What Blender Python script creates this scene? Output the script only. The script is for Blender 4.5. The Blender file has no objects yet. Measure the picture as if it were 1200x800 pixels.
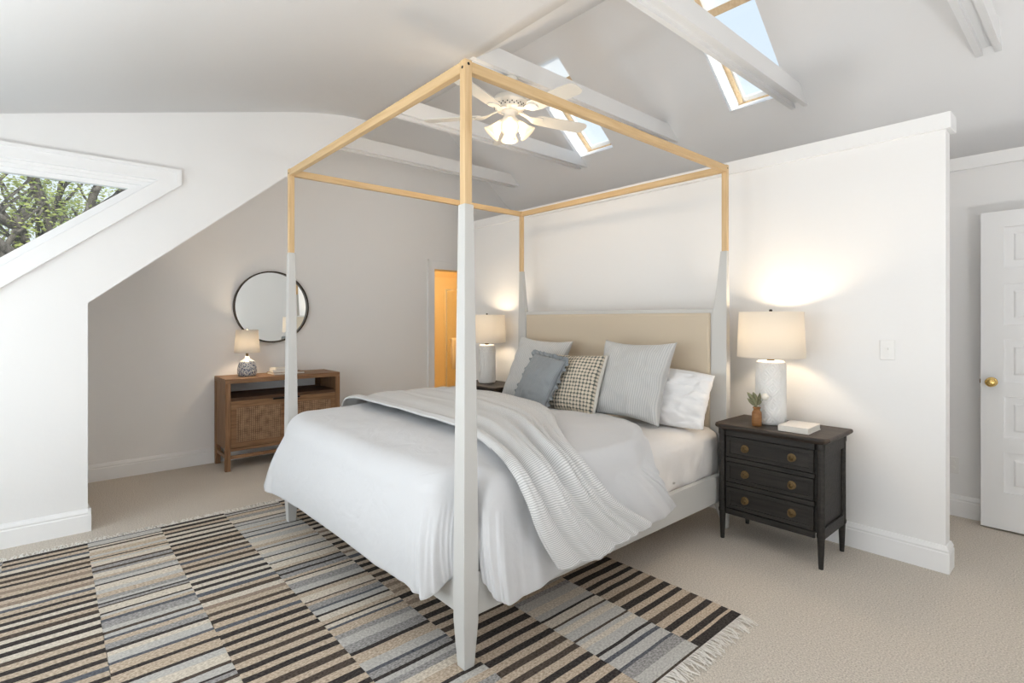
import bpy, bmesh, math, random
from mathutils import Vector, Matrix, noise
from mathutils.geometry import tessellate_polygon
PI = math.pi
rad = math.radians
random.seed(7)
S = bpy.context.scene
COL = S.collection

# ------------------------------------------------------------------ camera
TH = 0.84832
HORIZON = 374.33
cam_d = bpy.data.cameras.new('camera')
cam_d.sensor_width = 36.0
cam_d.lens = 615.7 / 1200 * 36.0
cam_d.shift_y = (HORIZON - 400.0) / 1200.0
cam_d.clip_start = 0.02
cam_d.clip_end = 300
cam = bpy.data.objects.new('camera', cam_d)
COL.objects.link(cam)
cam.location = (0, 0, 1.38)
cam.rotation_euler = (PI / 2, 0, TH)
S.camera = cam

# ------------------------------------------------------------------ view, world, daylight
S.view_settings.view_transform = 'Standard'
S.view_settings.look = 'None'
S.view_settings.gamma = 1.0
S.view_settings.use_curve_mapping = False
S.view_settings.exposure = 0.12
S.cycles.use_denoising = True
S.cycles.max_bounces = 12
S.cycles.diffuse_bounces = 7
S.cycles.transparent_max_bounces = 16
S.cycles.sample_clamp_indirect = 6.0
S.cycles.caustics_reflective = False
S.cycles.caustics_refractive = False

W = bpy.data.worlds.new('sky')
S.world = W
W.use_nodes = True
nt = W.node_tree
bg = nt.nodes['Background']
tc = nt.nodes.new('ShaderNodeTexCoord')
sep = nt.nodes.new('ShaderNodeSeparateXYZ')
ramp = nt.nodes.new('ShaderNodeValToRGB')
ramp.color_ramp.elements[0].position = 0.0
ramp.color_ramp.elements[0].color = (0.92, 0.96, 1.0, 1)
ramp.color_ramp.elements[1].position = 0.9
ramp.color_ramp.elements[1].color = (0.56, 0.74, 0.98, 1)
nt.links.new(tc.outputs['Generated'], sep.inputs[0])
nt.links.new(sep.outputs['Z'], ramp.inputs[0])
nt.links.new(ramp.outputs[0], bg.inputs['Color'])
bg.inputs['Strength'].default_value = 1.06

sun_d = bpy.data.lights.new('sun', 'SUN')
sun_d.energy = 5.0
sun_d.color = (1.0, 0.95, 0.86)
sun_d.angle = rad(1.0)
sun = bpy.data.objects.new('sun', sun_d)
COL.objects.link(sun)
sun.rotation_euler = (0, rad(62), 0)     # low sun from the +x side, along the ridge

def area(name, loc, rot, sx, sy, power, color=(1, 1, 1)):
    d = bpy.data.lights.new(name, 'AREA')
    d.shape = 'RECTANGLE'
    d.size, d.size_y = sx, sy
    d.energy = power
    d.color = color
    o = bpy.data.objects.new(name, d)
    COL.objects.link(o)
    o.location = loc
    o.rotation_euler = rot
    return o
DAY = 22.0
for k, wx in enumerate((-3.5, -1.95, -0.4, 1.1)):   # lamps added outside the four front windows behind the camera, imitating daylight
    area('window_daylight', (wx, -1.66, 1.2), (PI / 2, 0, 0), 1.05, 1.5, DAY * (1.0 if wx < -1.5 else 0.35), (0.88, 0.94, 1.0))
# two fill lamps added behind and beside the camera, facing up to brighten the ceiling
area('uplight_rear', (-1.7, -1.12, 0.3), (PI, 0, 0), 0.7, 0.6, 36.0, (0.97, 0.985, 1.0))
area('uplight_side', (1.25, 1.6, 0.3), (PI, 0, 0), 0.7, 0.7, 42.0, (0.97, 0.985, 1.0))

# ------------------------------------------------------------------ materials
def mat(name, color, rough=0.6, metal=0.0, spec=0.5, build=None):
    m = bpy.data.materials.new(name)
    m.use_nodes = True
    n = m.node_tree
    b = n.nodes['Principled BSDF']
    b.inputs['Base Color'].default_value = (*color, 1)
    b.inputs['Roughness'].default_value = rough
    b.inputs['Metallic'].default_value = metal
    b.inputs['Specular IOR Level'].default_value = spec
    if build:
        build(n, b)
    return m

def N(n, t, **kw):
    x = n.nodes.new(t)
    for k, v in kw.items():
        if k.startswith('i_'):
            x.inputs[k[2:].replace('_', ' ')].default_value = v
        else:
            setattr(x, k, v)
    return x

def coords(n, kind='Object', scale=(1, 1, 1)):
    c = N(n, 'ShaderNodeTexCoord')
    mp = N(n, 'ShaderNodeMapping')
    mp.inputs['Scale'].default_value = scale
    n.links.new(c.outputs[kind], mp.inputs[0])
    return mp.outputs[0]

def noise_color(n, b, vec, scale, c1, c2, detail=4, lo=0.3, hi=0.7):
    t = N(n, 'ShaderNodeTexNoise')
    t.inputs['Scale'].default_value = scale
    t.inputs['Detail'].default_value = detail
    n.links.new(vec, t.inputs['Vector'])
    r = N(n, 'ShaderNodeValToRGB')
    r.color_ramp.elements[0].position = lo
    r.color_ramp.elements[1].position = hi
    r.color_ramp.elements[0].color = (*c1, 1)
    r.color_ramp.elements[1].color = (*c2, 1)
    n.links.new(t.outputs['Fac'], r.inputs[0])
    n.links.new(r.outputs[0], b.inputs['Base Color'])
    return t, r

def bump(n, b, height, strength=0.3, dist=0.01):
    bp = N(n, 'ShaderNodeBump')
    bp.inputs['Strength'].default_value = strength
    bp.inputs['Distance'].default_value = dist
    n.links.new(height, bp.inputs['Height'])
    n.links.new(bp.outputs[0], b.inputs['Normal'])

def wall_build(n, b):
    v = coords(n)
    t = N(n, 'ShaderNodeTexNoise', i_Scale=28.0, i_Detail=5.0)
    n.links.new(v, t.inputs['Vector'])
    bump(n, b, t.outputs['Fac'], 0.12, 0.006)
M_wall = mat('wall_paint', (0.865, 0.86, 0.855), 0.85, 0, 0.3, wall_build)
M_ceil = mat('ceiling_paint', (0.91, 0.905, 0.905), 0.9, 0, 0.2, wall_build)
M_trim = mat('trim_paint', (0.88, 0.88, 0.88), 0.45)
M_beam = mat('beam_paint', (0.93, 0.93, 0.93), 0.55)

def carpet_build(n, b):
    v = coords(n)
    t, r = noise_color(n, b, v, 150.0, (0.40, 0.355, 0.30), (0.80, 0.735, 0.655), 2, 0.25, 0.75)
    w = N(n, 'ShaderNodeTexNoise', i_Scale=150.0, i_Detail=2.0)
    n.links.new(v, w.inputs['Vector'])
    bump(n, b, w.outputs['Fac'], 0.6, 0.008)
M_carpet = mat('beige_carpet', (0.5, 0.45, 0.4), 0.95, 0, 0.1, carpet_build)

def cloth_mat(name, color, fine=900.0, strength=0.25, rough=0.9, wr=0.0, wrs=9.0):
    def f(n, b):
        v = coords(n)
        t = N(n, 'ShaderNodeTexNoise', i_Scale=fine, i_Detail=2.0)
        n.links.new(v, t.inputs['Vector'])
        h = t.outputs['Fac']
        if wr:
            w = N(n, 'ShaderNodeTexNoise', i_Scale=wrs, i_Detail=5.0, i_Distortion=1.2)
            n.links.new(v, w.inputs['Vector'])
            ad = N(n, 'ShaderNodeMath', operation='MULTIPLY_ADD')
            ad.inputs[1].default_value = wr
            n.links.new(w.outputs['Fac'], ad.inputs[0])
            n.links.new(h, ad.inputs[2])
            h = ad.outputs[0]
        bump(n, b, h, strength, 0.004)
        b.inputs['Sheen Weight'].default_value = 0.15
    return mat(name, color, rough, 0, 0.15, f)
M_duvet = cloth_mat('white_duvet_cotton', (0.66, 0.665, 0.68), wr=9.0, wrs=7.0)
M_sheet = cloth_mat('white_sheet_cotton', (0.80, 0.775, 0.755), wr=10.0, wrs=8.0)
M_pillow = cloth_mat('white_pillow_cotton', (0.84, 0.835, 0.835), wr=12.0, wrs=10.0)
M_linen = cloth_mat('beige_linen', (0.60, 0.515, 0.40), fine=500, strength=0.35)
M_towel = cloth_mat('cream_towel', (0.85, 0.72, 0.5), fine=300, strength=0.5)

def uvstripes(name, c1, c2, period, duty=0.5, axis='X', cross=None, bstr=0.3, soft=0.12):
    def f(n, b):
        c = N(n, 'ShaderNodeTexCoord')
        s = N(n, 'ShaderNodeSeparateXYZ')
        n.links.new(c.outputs['UV'], s.inputs[0])
        def tri(out, per):
            m1 = N(n, 'ShaderNodeMath', operation='MULTIPLY'); m1.inputs[1].default_value = 1 / per
            fr = N(n, 'ShaderNodeMath', operation='FRACT')
            sb = N(n, 'ShaderNodeMath', operation='SUBTRACT'); sb.inputs[1].default_value = 0.5
            ab = N(n, 'ShaderNodeMath', operation='ABSOLUTE')
            n.links.new(out, m1.inputs[0]); n.links.new(m1.outputs[0], fr.inputs[0])
            n.links.new(fr.outputs[0], sb.inputs[0]); n.links.new(sb.outputs[0], ab.inputs[0])
            return ab.outputs[0]            # 0.5 at the line, 0 between
        a = tri(s.outputs[axis], period)
        h = a
        if cross:
            o = tri(s.outputs['Y' if axis == 'X' else 'X'], cross)
            mx = N(n, 'ShaderNodeMath', operation='MULTIPLY')
            n.links.new(a, mx.inputs[0]); n.links.new(o, mx.inputs[1])
            ad = N(n, 'ShaderNodeMath', operation='MULTIPLY_ADD')
            ad.inputs[1].default_value = 1.0
            n.links.new(mx.outputs[0], ad.inputs[0]); n.links.new(a, ad.inputs[2])
            h = ad.outputs[0]
        r = N(n, 'ShaderNodeValToRGB')
        r.color_ramp.elements[0].position = 0.5 * (1 - duty) - soft * 0.5
        r.color_ramp.elements[1].position = 0.5 * (1 - duty) + soft * 0.5
        r.color_ramp.elements[0].color = (*c1, 1)
        r.color_ramp.elements[1].color = (*c2, 1)
        n.links.new(h, r.inputs[0])
        n.links.new(r.outputs[0], b.inputs['Base Color'])
        bump(n, b, h, bstr, 0.004)
        b.inputs['Sheen Weight'].default_value = 0.1
    return mat(name, c1, 0.92, 0, 0.1, f)
M_throw = uvstripes('ribbed_throw_cotton', (0.74, 0.74, 0.735), (0.49, 0.495, 0.50), 0.0075, 0.42, 'Y', None, 0.4)
M_sham = uvstripes('waffle_sham_cotton', (0.60, 0.60, 0.59), (0.475, 0.48, 0.48), 0.0165, 0.36, 'X', 0.0085, 0.5, 0.3)
M_grey = uvstripes('blue_grey_cotton', (0.285, 0.305, 0.32), (0.24, 0.26, 0.275), 0.008, 0.4, 'X', None, 0.2)

def nub_build(n, b):
    c = N(n, 'ShaderNodeTexCoord')
    v = N(n, 'ShaderNodeTexVoronoi', i_Scale=38.0, i_Randomness=0.12)
    n.links.new(c.outputs['UV'], v.inputs['Vector'])
    r = N(n, 'ShaderNodeValToRGB')
    e = r.color_ramp.elements
    e[0].position = 0.36; e[0].color = (0.66, 0.59, 0.48, 1)
    e[1].position = 0.56; e[1].color = (0.10, 0.115, 0.105, 1)
    n.links.new(v.outputs['Distance'], r.inputs[0])
    n.links.new(r.outputs[0], b.inputs['Base Color'])
    bp = N(n, 'ShaderNodeBump', invert=True)
    bp.inputs['Strength'].default_value = 0.9
    bp.inputs['Distance'].default_value = 0.012
    n.links.new(v.outputs['Distance'], bp.inputs['Height'])
    n.links.new(bp.outputs[0], b.inputs['Normal'])
M_nub = mat('knotted_wool', (0.6, 0.55, 0.45), 0.95, 0, 0.1, nub_build)
M_cream = cloth_mat('cream_cotton', (0.70, 0.68, 0.62))

def wood_mat(name, c1, c2, sc=(2, 2, 30), rough=0.5, detail=6.0, bs=0.15):
    def f(n, b):
        v = coords(n, 'Object', sc)
        t, r = noise_color(n, b, v, 3.0, c1, c2, detail, 0.28, 0.74)
        t.inputs['Distortion'].default_value = 0.6
        bump(n, b, t.outputs['Fac'], bs, 0.004)
    return mat(name, c1, rough, 0, 0.35, f)
M_oak_z = wood_mat('pale_oak_upright', (0.60, 0.40, 0.20), (0.74, 0.54, 0.31), (14, 14, 1))
M_oak_x = wood_mat('pale_oak_crosswise', (0.58, 0.385, 0.19), (0.72, 0.52, 0.29), (1, 14, 14))
M_oak_y = wood_mat('pale_oak_lengthwise', (0.58, 0.385, 0.19), (0.72, 0.52, 0.29), (14, 1, 14))
M_bed = mat('bed_cream_lacquer', (0.58, 0.575, 0.555), 0.4)
M_wal_y = wood_mat('console_wood_long', (0.165, 0.083, 0.040), (0.35, 0.20, 0.105), (20, 1.2, 20), 0.5)
M_wal_z = wood_mat('console_wood_upright', (0.165, 0.083, 0.040), (0.34, 0.19, 0.098), (20, 20, 1.2), 0.5)
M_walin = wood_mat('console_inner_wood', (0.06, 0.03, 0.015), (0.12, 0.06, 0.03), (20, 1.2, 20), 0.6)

def rattan_build(n, b):
    v = coords(n)
    w1 = N(n, 'ShaderNodeTexWave', bands_direction='Y', i_Scale=17.0, i_Distortion=0.4)
    w2 = N(n, 'ShaderNodeTexWave', bands_direction='Z', i_Scale=21.0, i_Distortion=0.4)
    n.links.new(v, w1.inputs['Vector']); n.links.new(v, w2.inputs['Vector'])
    mx = N(n, 'ShaderNodeMath', operation='MULTIPLY')
    n.links.new(w1.outputs['Fac'], mx.inputs[0]); n.links.new(w2.outputs['Fac'], mx.inputs[1])
    nz = N(n, 'ShaderNodeTexNoise', i_Scale=16.0, i_Detail=4.0)
    n.links.new(v, nz.inputs['Vector'])
    ad = N(n, 'ShaderNodeMath', operation='MULTIPLY_ADD'); ad.inputs[1].default_value = 0.7
    n.links.new(mx.outputs[0], ad.inputs[0]); n.links.new(nz.outputs['Fac'], ad.inputs[2])
    r = N(n, 'ShaderNodeValToRGB')
    r.color_ramp.elements[0].position = 0.35; r.color_ramp.elements[0].color = (0.13, 0.07, 0.04, 1)
    r.color_ramp.elements[1].position = 1.0; r.color_ramp.elements[1].color = (0.46, 0.30, 0.185, 1)
    n.links.new(ad.outputs[0], r.inputs[0]); n.links.new(r.outputs[0], b.inputs['Base Color'])
    bump(n, b, mx.outputs[0], 0.6, 0.004)
M_rattan = mat('woven_cane', (0.3, 0.18, 0.1), 0.7, 0, 0.2, rattan_build)

def dark_build(n, b):
    v = coords(n, 'Object', (1, 1, 1))
    t, r = noise_color(n, b, coords(n, 'Object', (1.2, 18, 18)), 3.5, (0.010, 0.009, 0.008), (0.038, 0.033, 0.029), 8, 0.25, 0.78)
    e = r.color_ramp.elements.new(0.9); e.color = (0.13, 0.10, 0.075, 1)
    bump(n, b, t.outputs['Fac'], 0.35, 0.004)
M_dark = mat('distressed_black_wood', (0.03, 0.027, 0.025), 0.55, 0, 0.35, dark_build)
M_darktop = wood_mat('worn_brown_black_top', (0.014, 0.011, 0.009), (0.085, 0.060, 0.044), (1.2, 16, 16), 0.5, 8.0, 0.3)
M_brass = mat('aged_brass', (0.20, 0.135, 0.065), 0.38, 0.9)
M_gold = mat('polished_brass', (0.80, 0.56, 0.20), 0.16, 1.0)
M_bronze = mat('dark_bronze', (0.045, 0.034, 0.025), 0.4, 0.8)
M_black = mat('black_hardware', (0.015, 0.015, 0.015), 0.4, 0.6)
M_ceramic = mat('white_glazed_ceramic', (0.82, 0.81, 0.79), 0.28, 0, 0.5)
M_ceramatte = mat('white_unglazed_ceramic', (0.84, 0.82, 0.78), 0.5)
M_chrome = mat('chrome', (0.8, 0.8, 0.8), 0.12, 1.0)
M_mirror = mat('mirror_glass', (0.86, 0.88, 0.87), 0.0, 1.0)
M_fan = mat('white_fan_enamel', (0.82, 0.79, 0.73), 0.35)
M_plate = mat('white_plastic', (0.84, 0.83, 0.81), 0.35)
M_paper = mat('book_pages', (0.76, 0.73, 0.67), 0.9)
M_cover = mat('white_book_cover', (0.80, 0.765, 0.725), 0.5)
M_covergrey = mat('pale_grey_book_cover', (0.66, 0.64, 0.62), 0.55)
M_coverbrown = mat('tan_book_cover', (0.30, 0.17, 0.09), 0.55)
M_bath = mat('golden_wall_paint', (0.86, 0.68, 0.38), 0.8)
M_bathtrim = mat('warm_trim_paint', (0.84, 0.62, 0.32), 0.5)
M_pine = wood_mat('pine_sash', (0.72, 0.52, 0.30), (0.84, 0.66, 0.44), (14, 14, 3))
M_white_sash = mat('white_sash', (0.86, 0.86, 0.86), 0.4)

def speckle_build(n, b):
    v = N(n, 'ShaderNodeTexVoronoi', i_Scale=75.0, i_Randomness=0.7)
    n.links.new(coords(n), v.inputs['Vector'])
    r = N(n, 'ShaderNodeValToRGB')
    r.color_ramp.elements[0].position = 0.36; r.color_ramp.elements[0].color = (0.035, 0.065, 0.16, 1)
    r.color_ramp.elements[1].position = 0.52; r.color_ramp.elements[1].color = (0.62, 0.62, 0.60, 1)
    n.links.new(v.outputs['Distance'], r.inputs[0]); n.links.new(r.outputs[0], b.inputs['Base Color'])
    bump(n, b, v.outputs['Distance'], 0.5, 0.004)
M_speckle = mat('blue_mottled_ceramic', (0.1, 0.15, 0.3), 0.3, 0, 0.5, speckle_build)
M_vase = wood_mat('turned_brown_wood', (0.20, 0.085, 0.025), (0.36, 0.17, 0.06), (6, 6, 30), 0.45)

def shade_mat(name, tcol, emit, ecol, mixf=0.5):
    m = bpy.data.materials.new(name); m.use_nodes = True
    n = m.node_tree; n.nodes.clear()
    out = N(n, 'ShaderNodeOutputMaterial')
    d = N(n, 'ShaderNodeBsdfDiffuse'); d.inputs['Color'].default_value = (0.85, 0.82, 0.77, 1)
    t = N(n, 'ShaderNodeBsdfTranslucent'); t.inputs['Color'].default_value = (*tcol, 1)
    mx = N(n, 'ShaderNodeMixShader'); mx.inputs[0].default_value = mixf
    n.links.new(d.outputs[0], mx.inputs[1]); n.links.new(t.outputs[0], mx.inputs[2])
    if emit:
        e = N(n, 'ShaderNodeEmission'); e.inputs['Color'].default_value = (*ecol, 1); e.inputs['Strength'].default_value = emit
        a = N(n, 'ShaderNodeAddShader')
        n.links.new(mx.outputs[0], a.inputs[0]); n.links.new(e.outputs[0], a.inputs[1])
        n.links.new(a.outputs[0], out.inputs[0])
    else:
        n.links.new(mx.outputs[0], out.inputs[0])
    return m
M_shade = shade_mat('linen_lamp_shade', (0.97, 0.92, 0.84), 0.0, (1, .8, .5))
M_blind = shade_mat('white_blind_fabric', (0.97, 0.97, 0.97), 0.0, (1, 1, 1), 0.78)
M_frost = shade_mat('frosted_fan_glass', (0.95, 0.88, 0.76), 0.25, (1.0, 0.80, 0.55))
M_bulb = bpy.data.materials.new('lit_bulb'); M_bulb.use_nodes = True
_b = M_bulb.node_tree.nodes['Principled BSDF']
_b.inputs['Base Color'].default_value = (1, 0.9, 0.75, 1)
_b.inputs['Emission Color'].default_value = (1, 0.86, 0.66, 1)
_b.inputs['Emission Strength'].default_value = 6.0

M_glass = bpy.data.materials.new('window_glass'); M_glass.use_nodes = True
_n = M_glass.node_tree; _n.nodes.clear()
_o = N(_n, 'ShaderNodeOutputMaterial'); _t = N(_n, 'ShaderNodeBsdfTransparent'); _g = N(_n, 'ShaderNodeBsdfGlossy')
_t.inputs['Color'].default_value = (0.97, 0.985, 0.98, 1)
_g.inputs['Roughness'].default_value = 0.02
_mx = N(_n, 'ShaderNodeMixShader'); _mx.inputs[0].default_value = 0.04
_n.links.new(_t.outputs[0], _mx.inputs[1]); _n.links.new(_g.outputs[0], _mx.inputs[2]); _n.links.new(_mx.outputs[0], _o.inputs[0])

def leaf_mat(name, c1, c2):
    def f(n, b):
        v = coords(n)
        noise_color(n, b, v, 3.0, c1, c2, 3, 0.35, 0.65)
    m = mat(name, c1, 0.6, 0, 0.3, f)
    n = m.node_tree; b = n.nodes['Principled BSDF']
    tr = N(n, 'ShaderNodeBsdfTranslucent'); tr.inputs['Color'].default_value = (c2[0] * 1.2, c2[1] * 1.2, c2[2], 1)
    mx = N(n, 'ShaderNodeMixShader'); mx.inputs[0].default_value = 0.35
    n.links.new(b.outputs[0], mx.inputs[1]); n.links.new(tr.outputs[0], mx.inputs[2])
    n.links.new(mx.outputs[0], n.nodes['Material Output'].inputs[0])
    return m
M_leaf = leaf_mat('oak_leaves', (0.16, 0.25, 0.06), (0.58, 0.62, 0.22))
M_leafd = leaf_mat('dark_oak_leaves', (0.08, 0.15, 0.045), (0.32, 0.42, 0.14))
M_bark = wood_mat('oak_bark', (0.05, 0.045, 0.04), (0.19, 0.175, 0.16), (6, 6, 3), 0.95, 6, 0.8)
M_sprig = mat('dried_leaf', (0.22, 0.22, 0.13), 0.7)
M_bud = mat('white_bud', (0.80, 0.77, 0.70), 0.7)
M_ground = wood_mat('garden_ground', (0.10, 0.12, 0.05), (0.2, 0.2, 0.1), (1, 1, 1), 0.95)

# ------------------------------------------------------------------ mesh helpers
def obj(name, bm, m, parent=None, smooth=False, kind=None, bevel=0.0, sub=0, solid=0.0, soff=-1.0):
    bmesh.ops.recalc_face_normals(bm, faces=bm.faces[:])
    me = bpy.data.meshes.new(name)
    bm.to_mesh(me); bm.free()
    for mm in (m if isinstance(m, (list, tuple)) else [m]):
        me.materials.append(mm)
    if smooth:
        me.polygons.foreach_set('use_smooth', [True] * len(me.polygons))
    o = bpy.data.objects.new(name, me)
    COL.objects.link(o)
    if parent is not None:
        o.parent = parent
    if kind:
        o['kind'] = kind
    if solid:
        d = o.modifiers.new('solid', 'SOLIDIFY'); d.thickness = solid; d.offset = soff
    if bevel:
        d = o.modifiers.new('bevel', 'BEVEL'); d.width = bevel; d.segments = 2; d.limit_method = 'ANGLE'; d.angle_limit = rad(40)
    if sub:
        d = o.modifiers.new('sub', 'SUBSURF'); d.levels = sub; d.render_levels = sub
    return o

def thing(name, label, cat, loc=(0, 0, 0), rotz=0.0, group=None):
    o = bpy.data.objects.new(name, None)
    COL.objects.link(o)
    o.location = loc; o.rotation_euler = (0, 0, rotz)
    o['label'] = label; o['category'] = cat
    if group: o['group'] = group
    return o

def tag(o, label, cat, group=None):
    o['label'] = label; o['category'] = cat
    if group: o['group'] = group
    return o

def copy_tree(o, parent=None):
    c = o.copy(); COL.objects.link(c)
    if parent is not None: c.parent = parent
    for ch in list(o.children):
        copy_tree(ch, c)
    return c

def box(bm, x0, x1, y0, y1, z0, z1):
    v = [bm.verts.new((x, y, z)) for z in (z0, z1) for y in (y0, y1) for x in (x0, x1)]
    for f in ((0, 2, 3, 1), (4, 5, 7, 6), (0, 1, 5, 4), (2, 6, 7, 3), (0, 4, 6, 2), (1, 3, 7, 5)):
        bm.faces.new([v[i] for i in f])
    return v

def bxm(*boxes):
    bm = bmesh.new()
    for b in boxes: box(bm, *b)
    return bm

def loft(bm, rings, cap=True, closed=True):
    """rings: equal-length lists of points, joined ring to ring"""
    vs = [[bm.verts.new(p) for p in r] for r in rings]
    n = len(vs[0])
    for a, b in zip(vs, vs[1:]):
        for i in range(n if closed else n - 1):
            j = (i + 1) % n
            bm.faces.new((a[i], a[j], b[j], b[i]))
    if cap:
        bm.faces.new(list(reversed(vs[0]))); bm.faces.new(vs[-1])
    return vs

def lathe(prof, seg=32, axis=None, cap=True):
    bm = bmesh.new()
    rings = [[(r * math.cos(2 * PI * i / seg), r * math.sin(2 * PI * i / seg), z) for i in range(seg)] for r, z in prof]
    loft(bm, rings, cap)
    if axis is not None: bmesh.ops.transform(bm, matrix=axis, verts=bm.verts)
    return bm

def lathe_into(bm, prof, seg, M):
    rings = [[M @ Vector((r * math.cos(2 * PI * i / seg), r * math.sin(2 * PI * i / seg), z)) for i in range(seg)] for r, z in prof]
    loft(bm, rings, True)

def tube(bm, pts, r, seg=8, r2=None):
    pts = [Vector(p) for p in pts]
    rings = []
    for i, p in enumerate(pts):
        d = (pts[min(i + 1, len(pts) - 1)] - pts[max(i - 1, 0)]).normalized()
        up = Vector((0, 0, 1)) if abs(d.z) < 0.9 else Vector((1, 0, 0))
        a = d.cross(up).normalized(); b = d.cross(a)
        rr = r if r2 is None else r + (r2 - r) * i / (len(pts) - 1)
        rings.append([p + a * rr * math.cos(2 * PI * k / seg) + b * rr * math.sin(2 * PI * k / seg) for k in range(seg)])
    loft(bm, rings, True)

def prism(loops, f, d0, d1):
    """polygon with holes in 2D, mapped by f(a, b, d) and given thickness d0..d1"""
    bm = bmesh.new()
    L = [[Vector((p[0], p[1], 0)) for p in lp] for lp in loops]
    tris = tessellate_polygon(L)
    flat = [p for lp in L for p in lp]
    A = [bm.verts.new(f(p.x, p.y, d0)) for p in flat]
    B = [bm.verts.new(f(p.x, p.y, d1)) for p in flat]
    for t in tris:
        try:
            bm.faces.new([A[i] for i in t]); bm.faces.new([B[i] for i in reversed(t)])
        except ValueError: pass
    k = 0
    for lp in L:
        n = len(lp)
        for i in range(n):
            j = (i + 1) % n
            bm.faces.new((A[k + i], A[k + j], B[k + j], B[k + i]))
        k += n
    return bm

def struct(name, bm, m, **kw):
    return obj(name, bm, m, kind='structure', **kw)

# ------------------------------------------------------------------ room shell
XL, XD, XR = -5.715, -4.41, 1.8          # mirror wall, dormer cheek wall, right wall
YF, YK, YP, YB = -1.5, 0.191, 3.67, 4.8  # front wall, knee wall, partition, back wall
ZFLAT = 3.167
yshed = lambda y: ZFLAT - 0.2665 * (1.83 - y)
back = lambda y: 6.962 - 0.8 * y
YR, ZR = 3.569, 4.107

struct('floor', bxm((XL - 2.2, XR + 0.2, YF - 0.2, 6.2, -0.12, 0.0)), M_carpet)
YE = 5.577
pl = [(YK, 0), (YE, 0), (YE, 2.5), (YR, ZR), (2.19, ZFLAT), (YK, 1.488)]
DY0, DY1, DZ = 3.70, 4.46, 2.03
pl_door = [(YK, 0), (DY0, 0), (DY0, DZ), (DY1, DZ), (DY1, 0), (YE, 0), (YE, 2.5), (YR, ZR), (2.19, ZFLAT), (YK, 1.488)]
X_map = lambda a, b, d: (d, a, b)
struct('wall_left', prism([pl_door], X_map, XL, XL - 0.12), M_wall)
# dormer cheek wall with its trapezoid window
def zl(y, off): return 2.358 - 0.845 * (0.712 - y) + off
win_hole = [(-1.2, zl(-1.2, 0.125)), (0.50, zl(0.50, 0.125)), (0.50 + 0.03, 2.345), (-1.2, 2.345)]
win_hole = [(-1.2, 1.08), (0.49, 2.345 - 0.035), (0.515, 2.345), (-1.2, 2.345)]
cheek = [(YF, 0), (YK, 0), (YK, 1.488), (2.19, ZFLAT), (1.83, ZFLAT), (YF, yshed(YF))]
lowline = lambda y: 1.757 + (2.276 - 1.757) / 0.625 * (y + 0.221)     # lower edge of the glass
g_tip = -0.221 + (2.276 - 1.757) * 0.625 / (2.276 - 1.757)
def trap(top, low, y0, tip):
    """window outline: level top, bottom edge parallel to the roof slope"""
    yt = -0.221 + (top - 1.757 - low) * 0.625 / 0.519
    if tip:
        yt2 = tip
        return [(y0, lowline(y0) + low), (yt2, lowline(yt2) + low), (yt2, top), (y0, top)]
    return [(y0, lowline(y0) + low), (yt, top), (y0, top)]
hole = trap(2.335, -0.06, -1.15, None)
struct('wall_dormer', prism([cheek, hole], X_map, XD, XD - 0.14), M_wall)
struct('wall_knee', bxm((XL, XD - 0.14, YK - 0.12, YK, 0, 1.488)), M_wall)
# partition behind the bed, wall behind it
struct('wall_headboard', bxm((-4.9, -0.585, YP, YP + 0.105, 0, 2.42)), M_wall)
struct('wall_back', bxm((XL, XR, YB, YB + 0.12, 0, 2.43)), M_wall)
struct('wall_closet', bxm((XL, XR, YB + 0.12, YE + 0.1, 2.38, 2.5)), M_wall)
fw = [(XD, 0), (XR, 0), (XR, yshed(YF)), (XD, yshed(YF))]
FWIN = [(-3.5, 0), (-1.95, 0), (-0.4, 0), (1.1, 0)]
fholes = [[(c - .55, .42), (c + .55, .42), (c + .55, 1.95), (c - .55, 1.95)] for c, _ in FWIN]
struct('wall_front', prism([fw] + fholes, lambda a, b, d: (a, d, b), YF, YF - 0.12), M_wall)
rw = [(YF, 0), (YB, 0), (YB, back(YB)), (YR, ZR), (2.19, ZFLAT), (1.83, ZFLAT), (YF, yshed(YF))]
struct('wall_right', prism([rw], X_map, XR, XR + 0.12), M_wall)

# ceilings
def plane_ceiling(x0, x1, y0, z0, y1, z1, t=0.10):
    d = Vector((0, y1 - y0, z1 - z0)).normalized(); n = Vector((0, -d.z, d.y))
    if n.z < 0: n = -n
    bm = bmesh.new()
    a = [Vector((x, y, z)) for x, y, z in ((x0, y0, z0), (x1, y0, z0), (x1, y1, z1), (x0, y1, z1))]
    loft(bm, [a, [p + n * t for p in a]])
    return bm
# dormer ceiling: the shed slope rounds softly into the short level strip
prof = [(YF, yshed(YF)), (0.4, yshed(0.4)), (1.35, yshed(1.35))]
for q in range(1, 11):
    t = q / 11
    a, b_, c_ = (1.35, yshed(1.35)), (1.83, ZFLAT), (2.10, ZFLAT)
    prof.append(tuple((1 - t) ** 2 * u + 2 * t * (1 - t) * v + t * t * w_ for u, v, w_ in zip(a, b_, c_)))
prof += [(2.10, ZFLAT), (2.19, ZFLAT)]
bm = bmesh.new()
loft(bm, [[(XD, y, z), (XR, y, z)] for y, z in prof], cap=False, closed=False)
struct('ceiling', bm, M_ceil, smooth=True, solid=0.1, soff=1)
struct('ceiling', plane_ceiling(XL, XD - 0.14, YK, 1.488, 2.19, ZFLAT), M_ceil)
struct('ceiling', plane_ceiling(XL, XR, 2.19, ZFLAT, YR, ZR), M_ceil)
NB = Vector((0, 0.8, 1.0)).normalized()
slope_map = lambda a, b, d: Vector((a, b, back(b))) + NB * d
SKY = [(-4.08, -3.575, 3.73, 4.625), (-2.265, -1.755, 3.73, 4.625)]
SKT = 0.22
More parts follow.
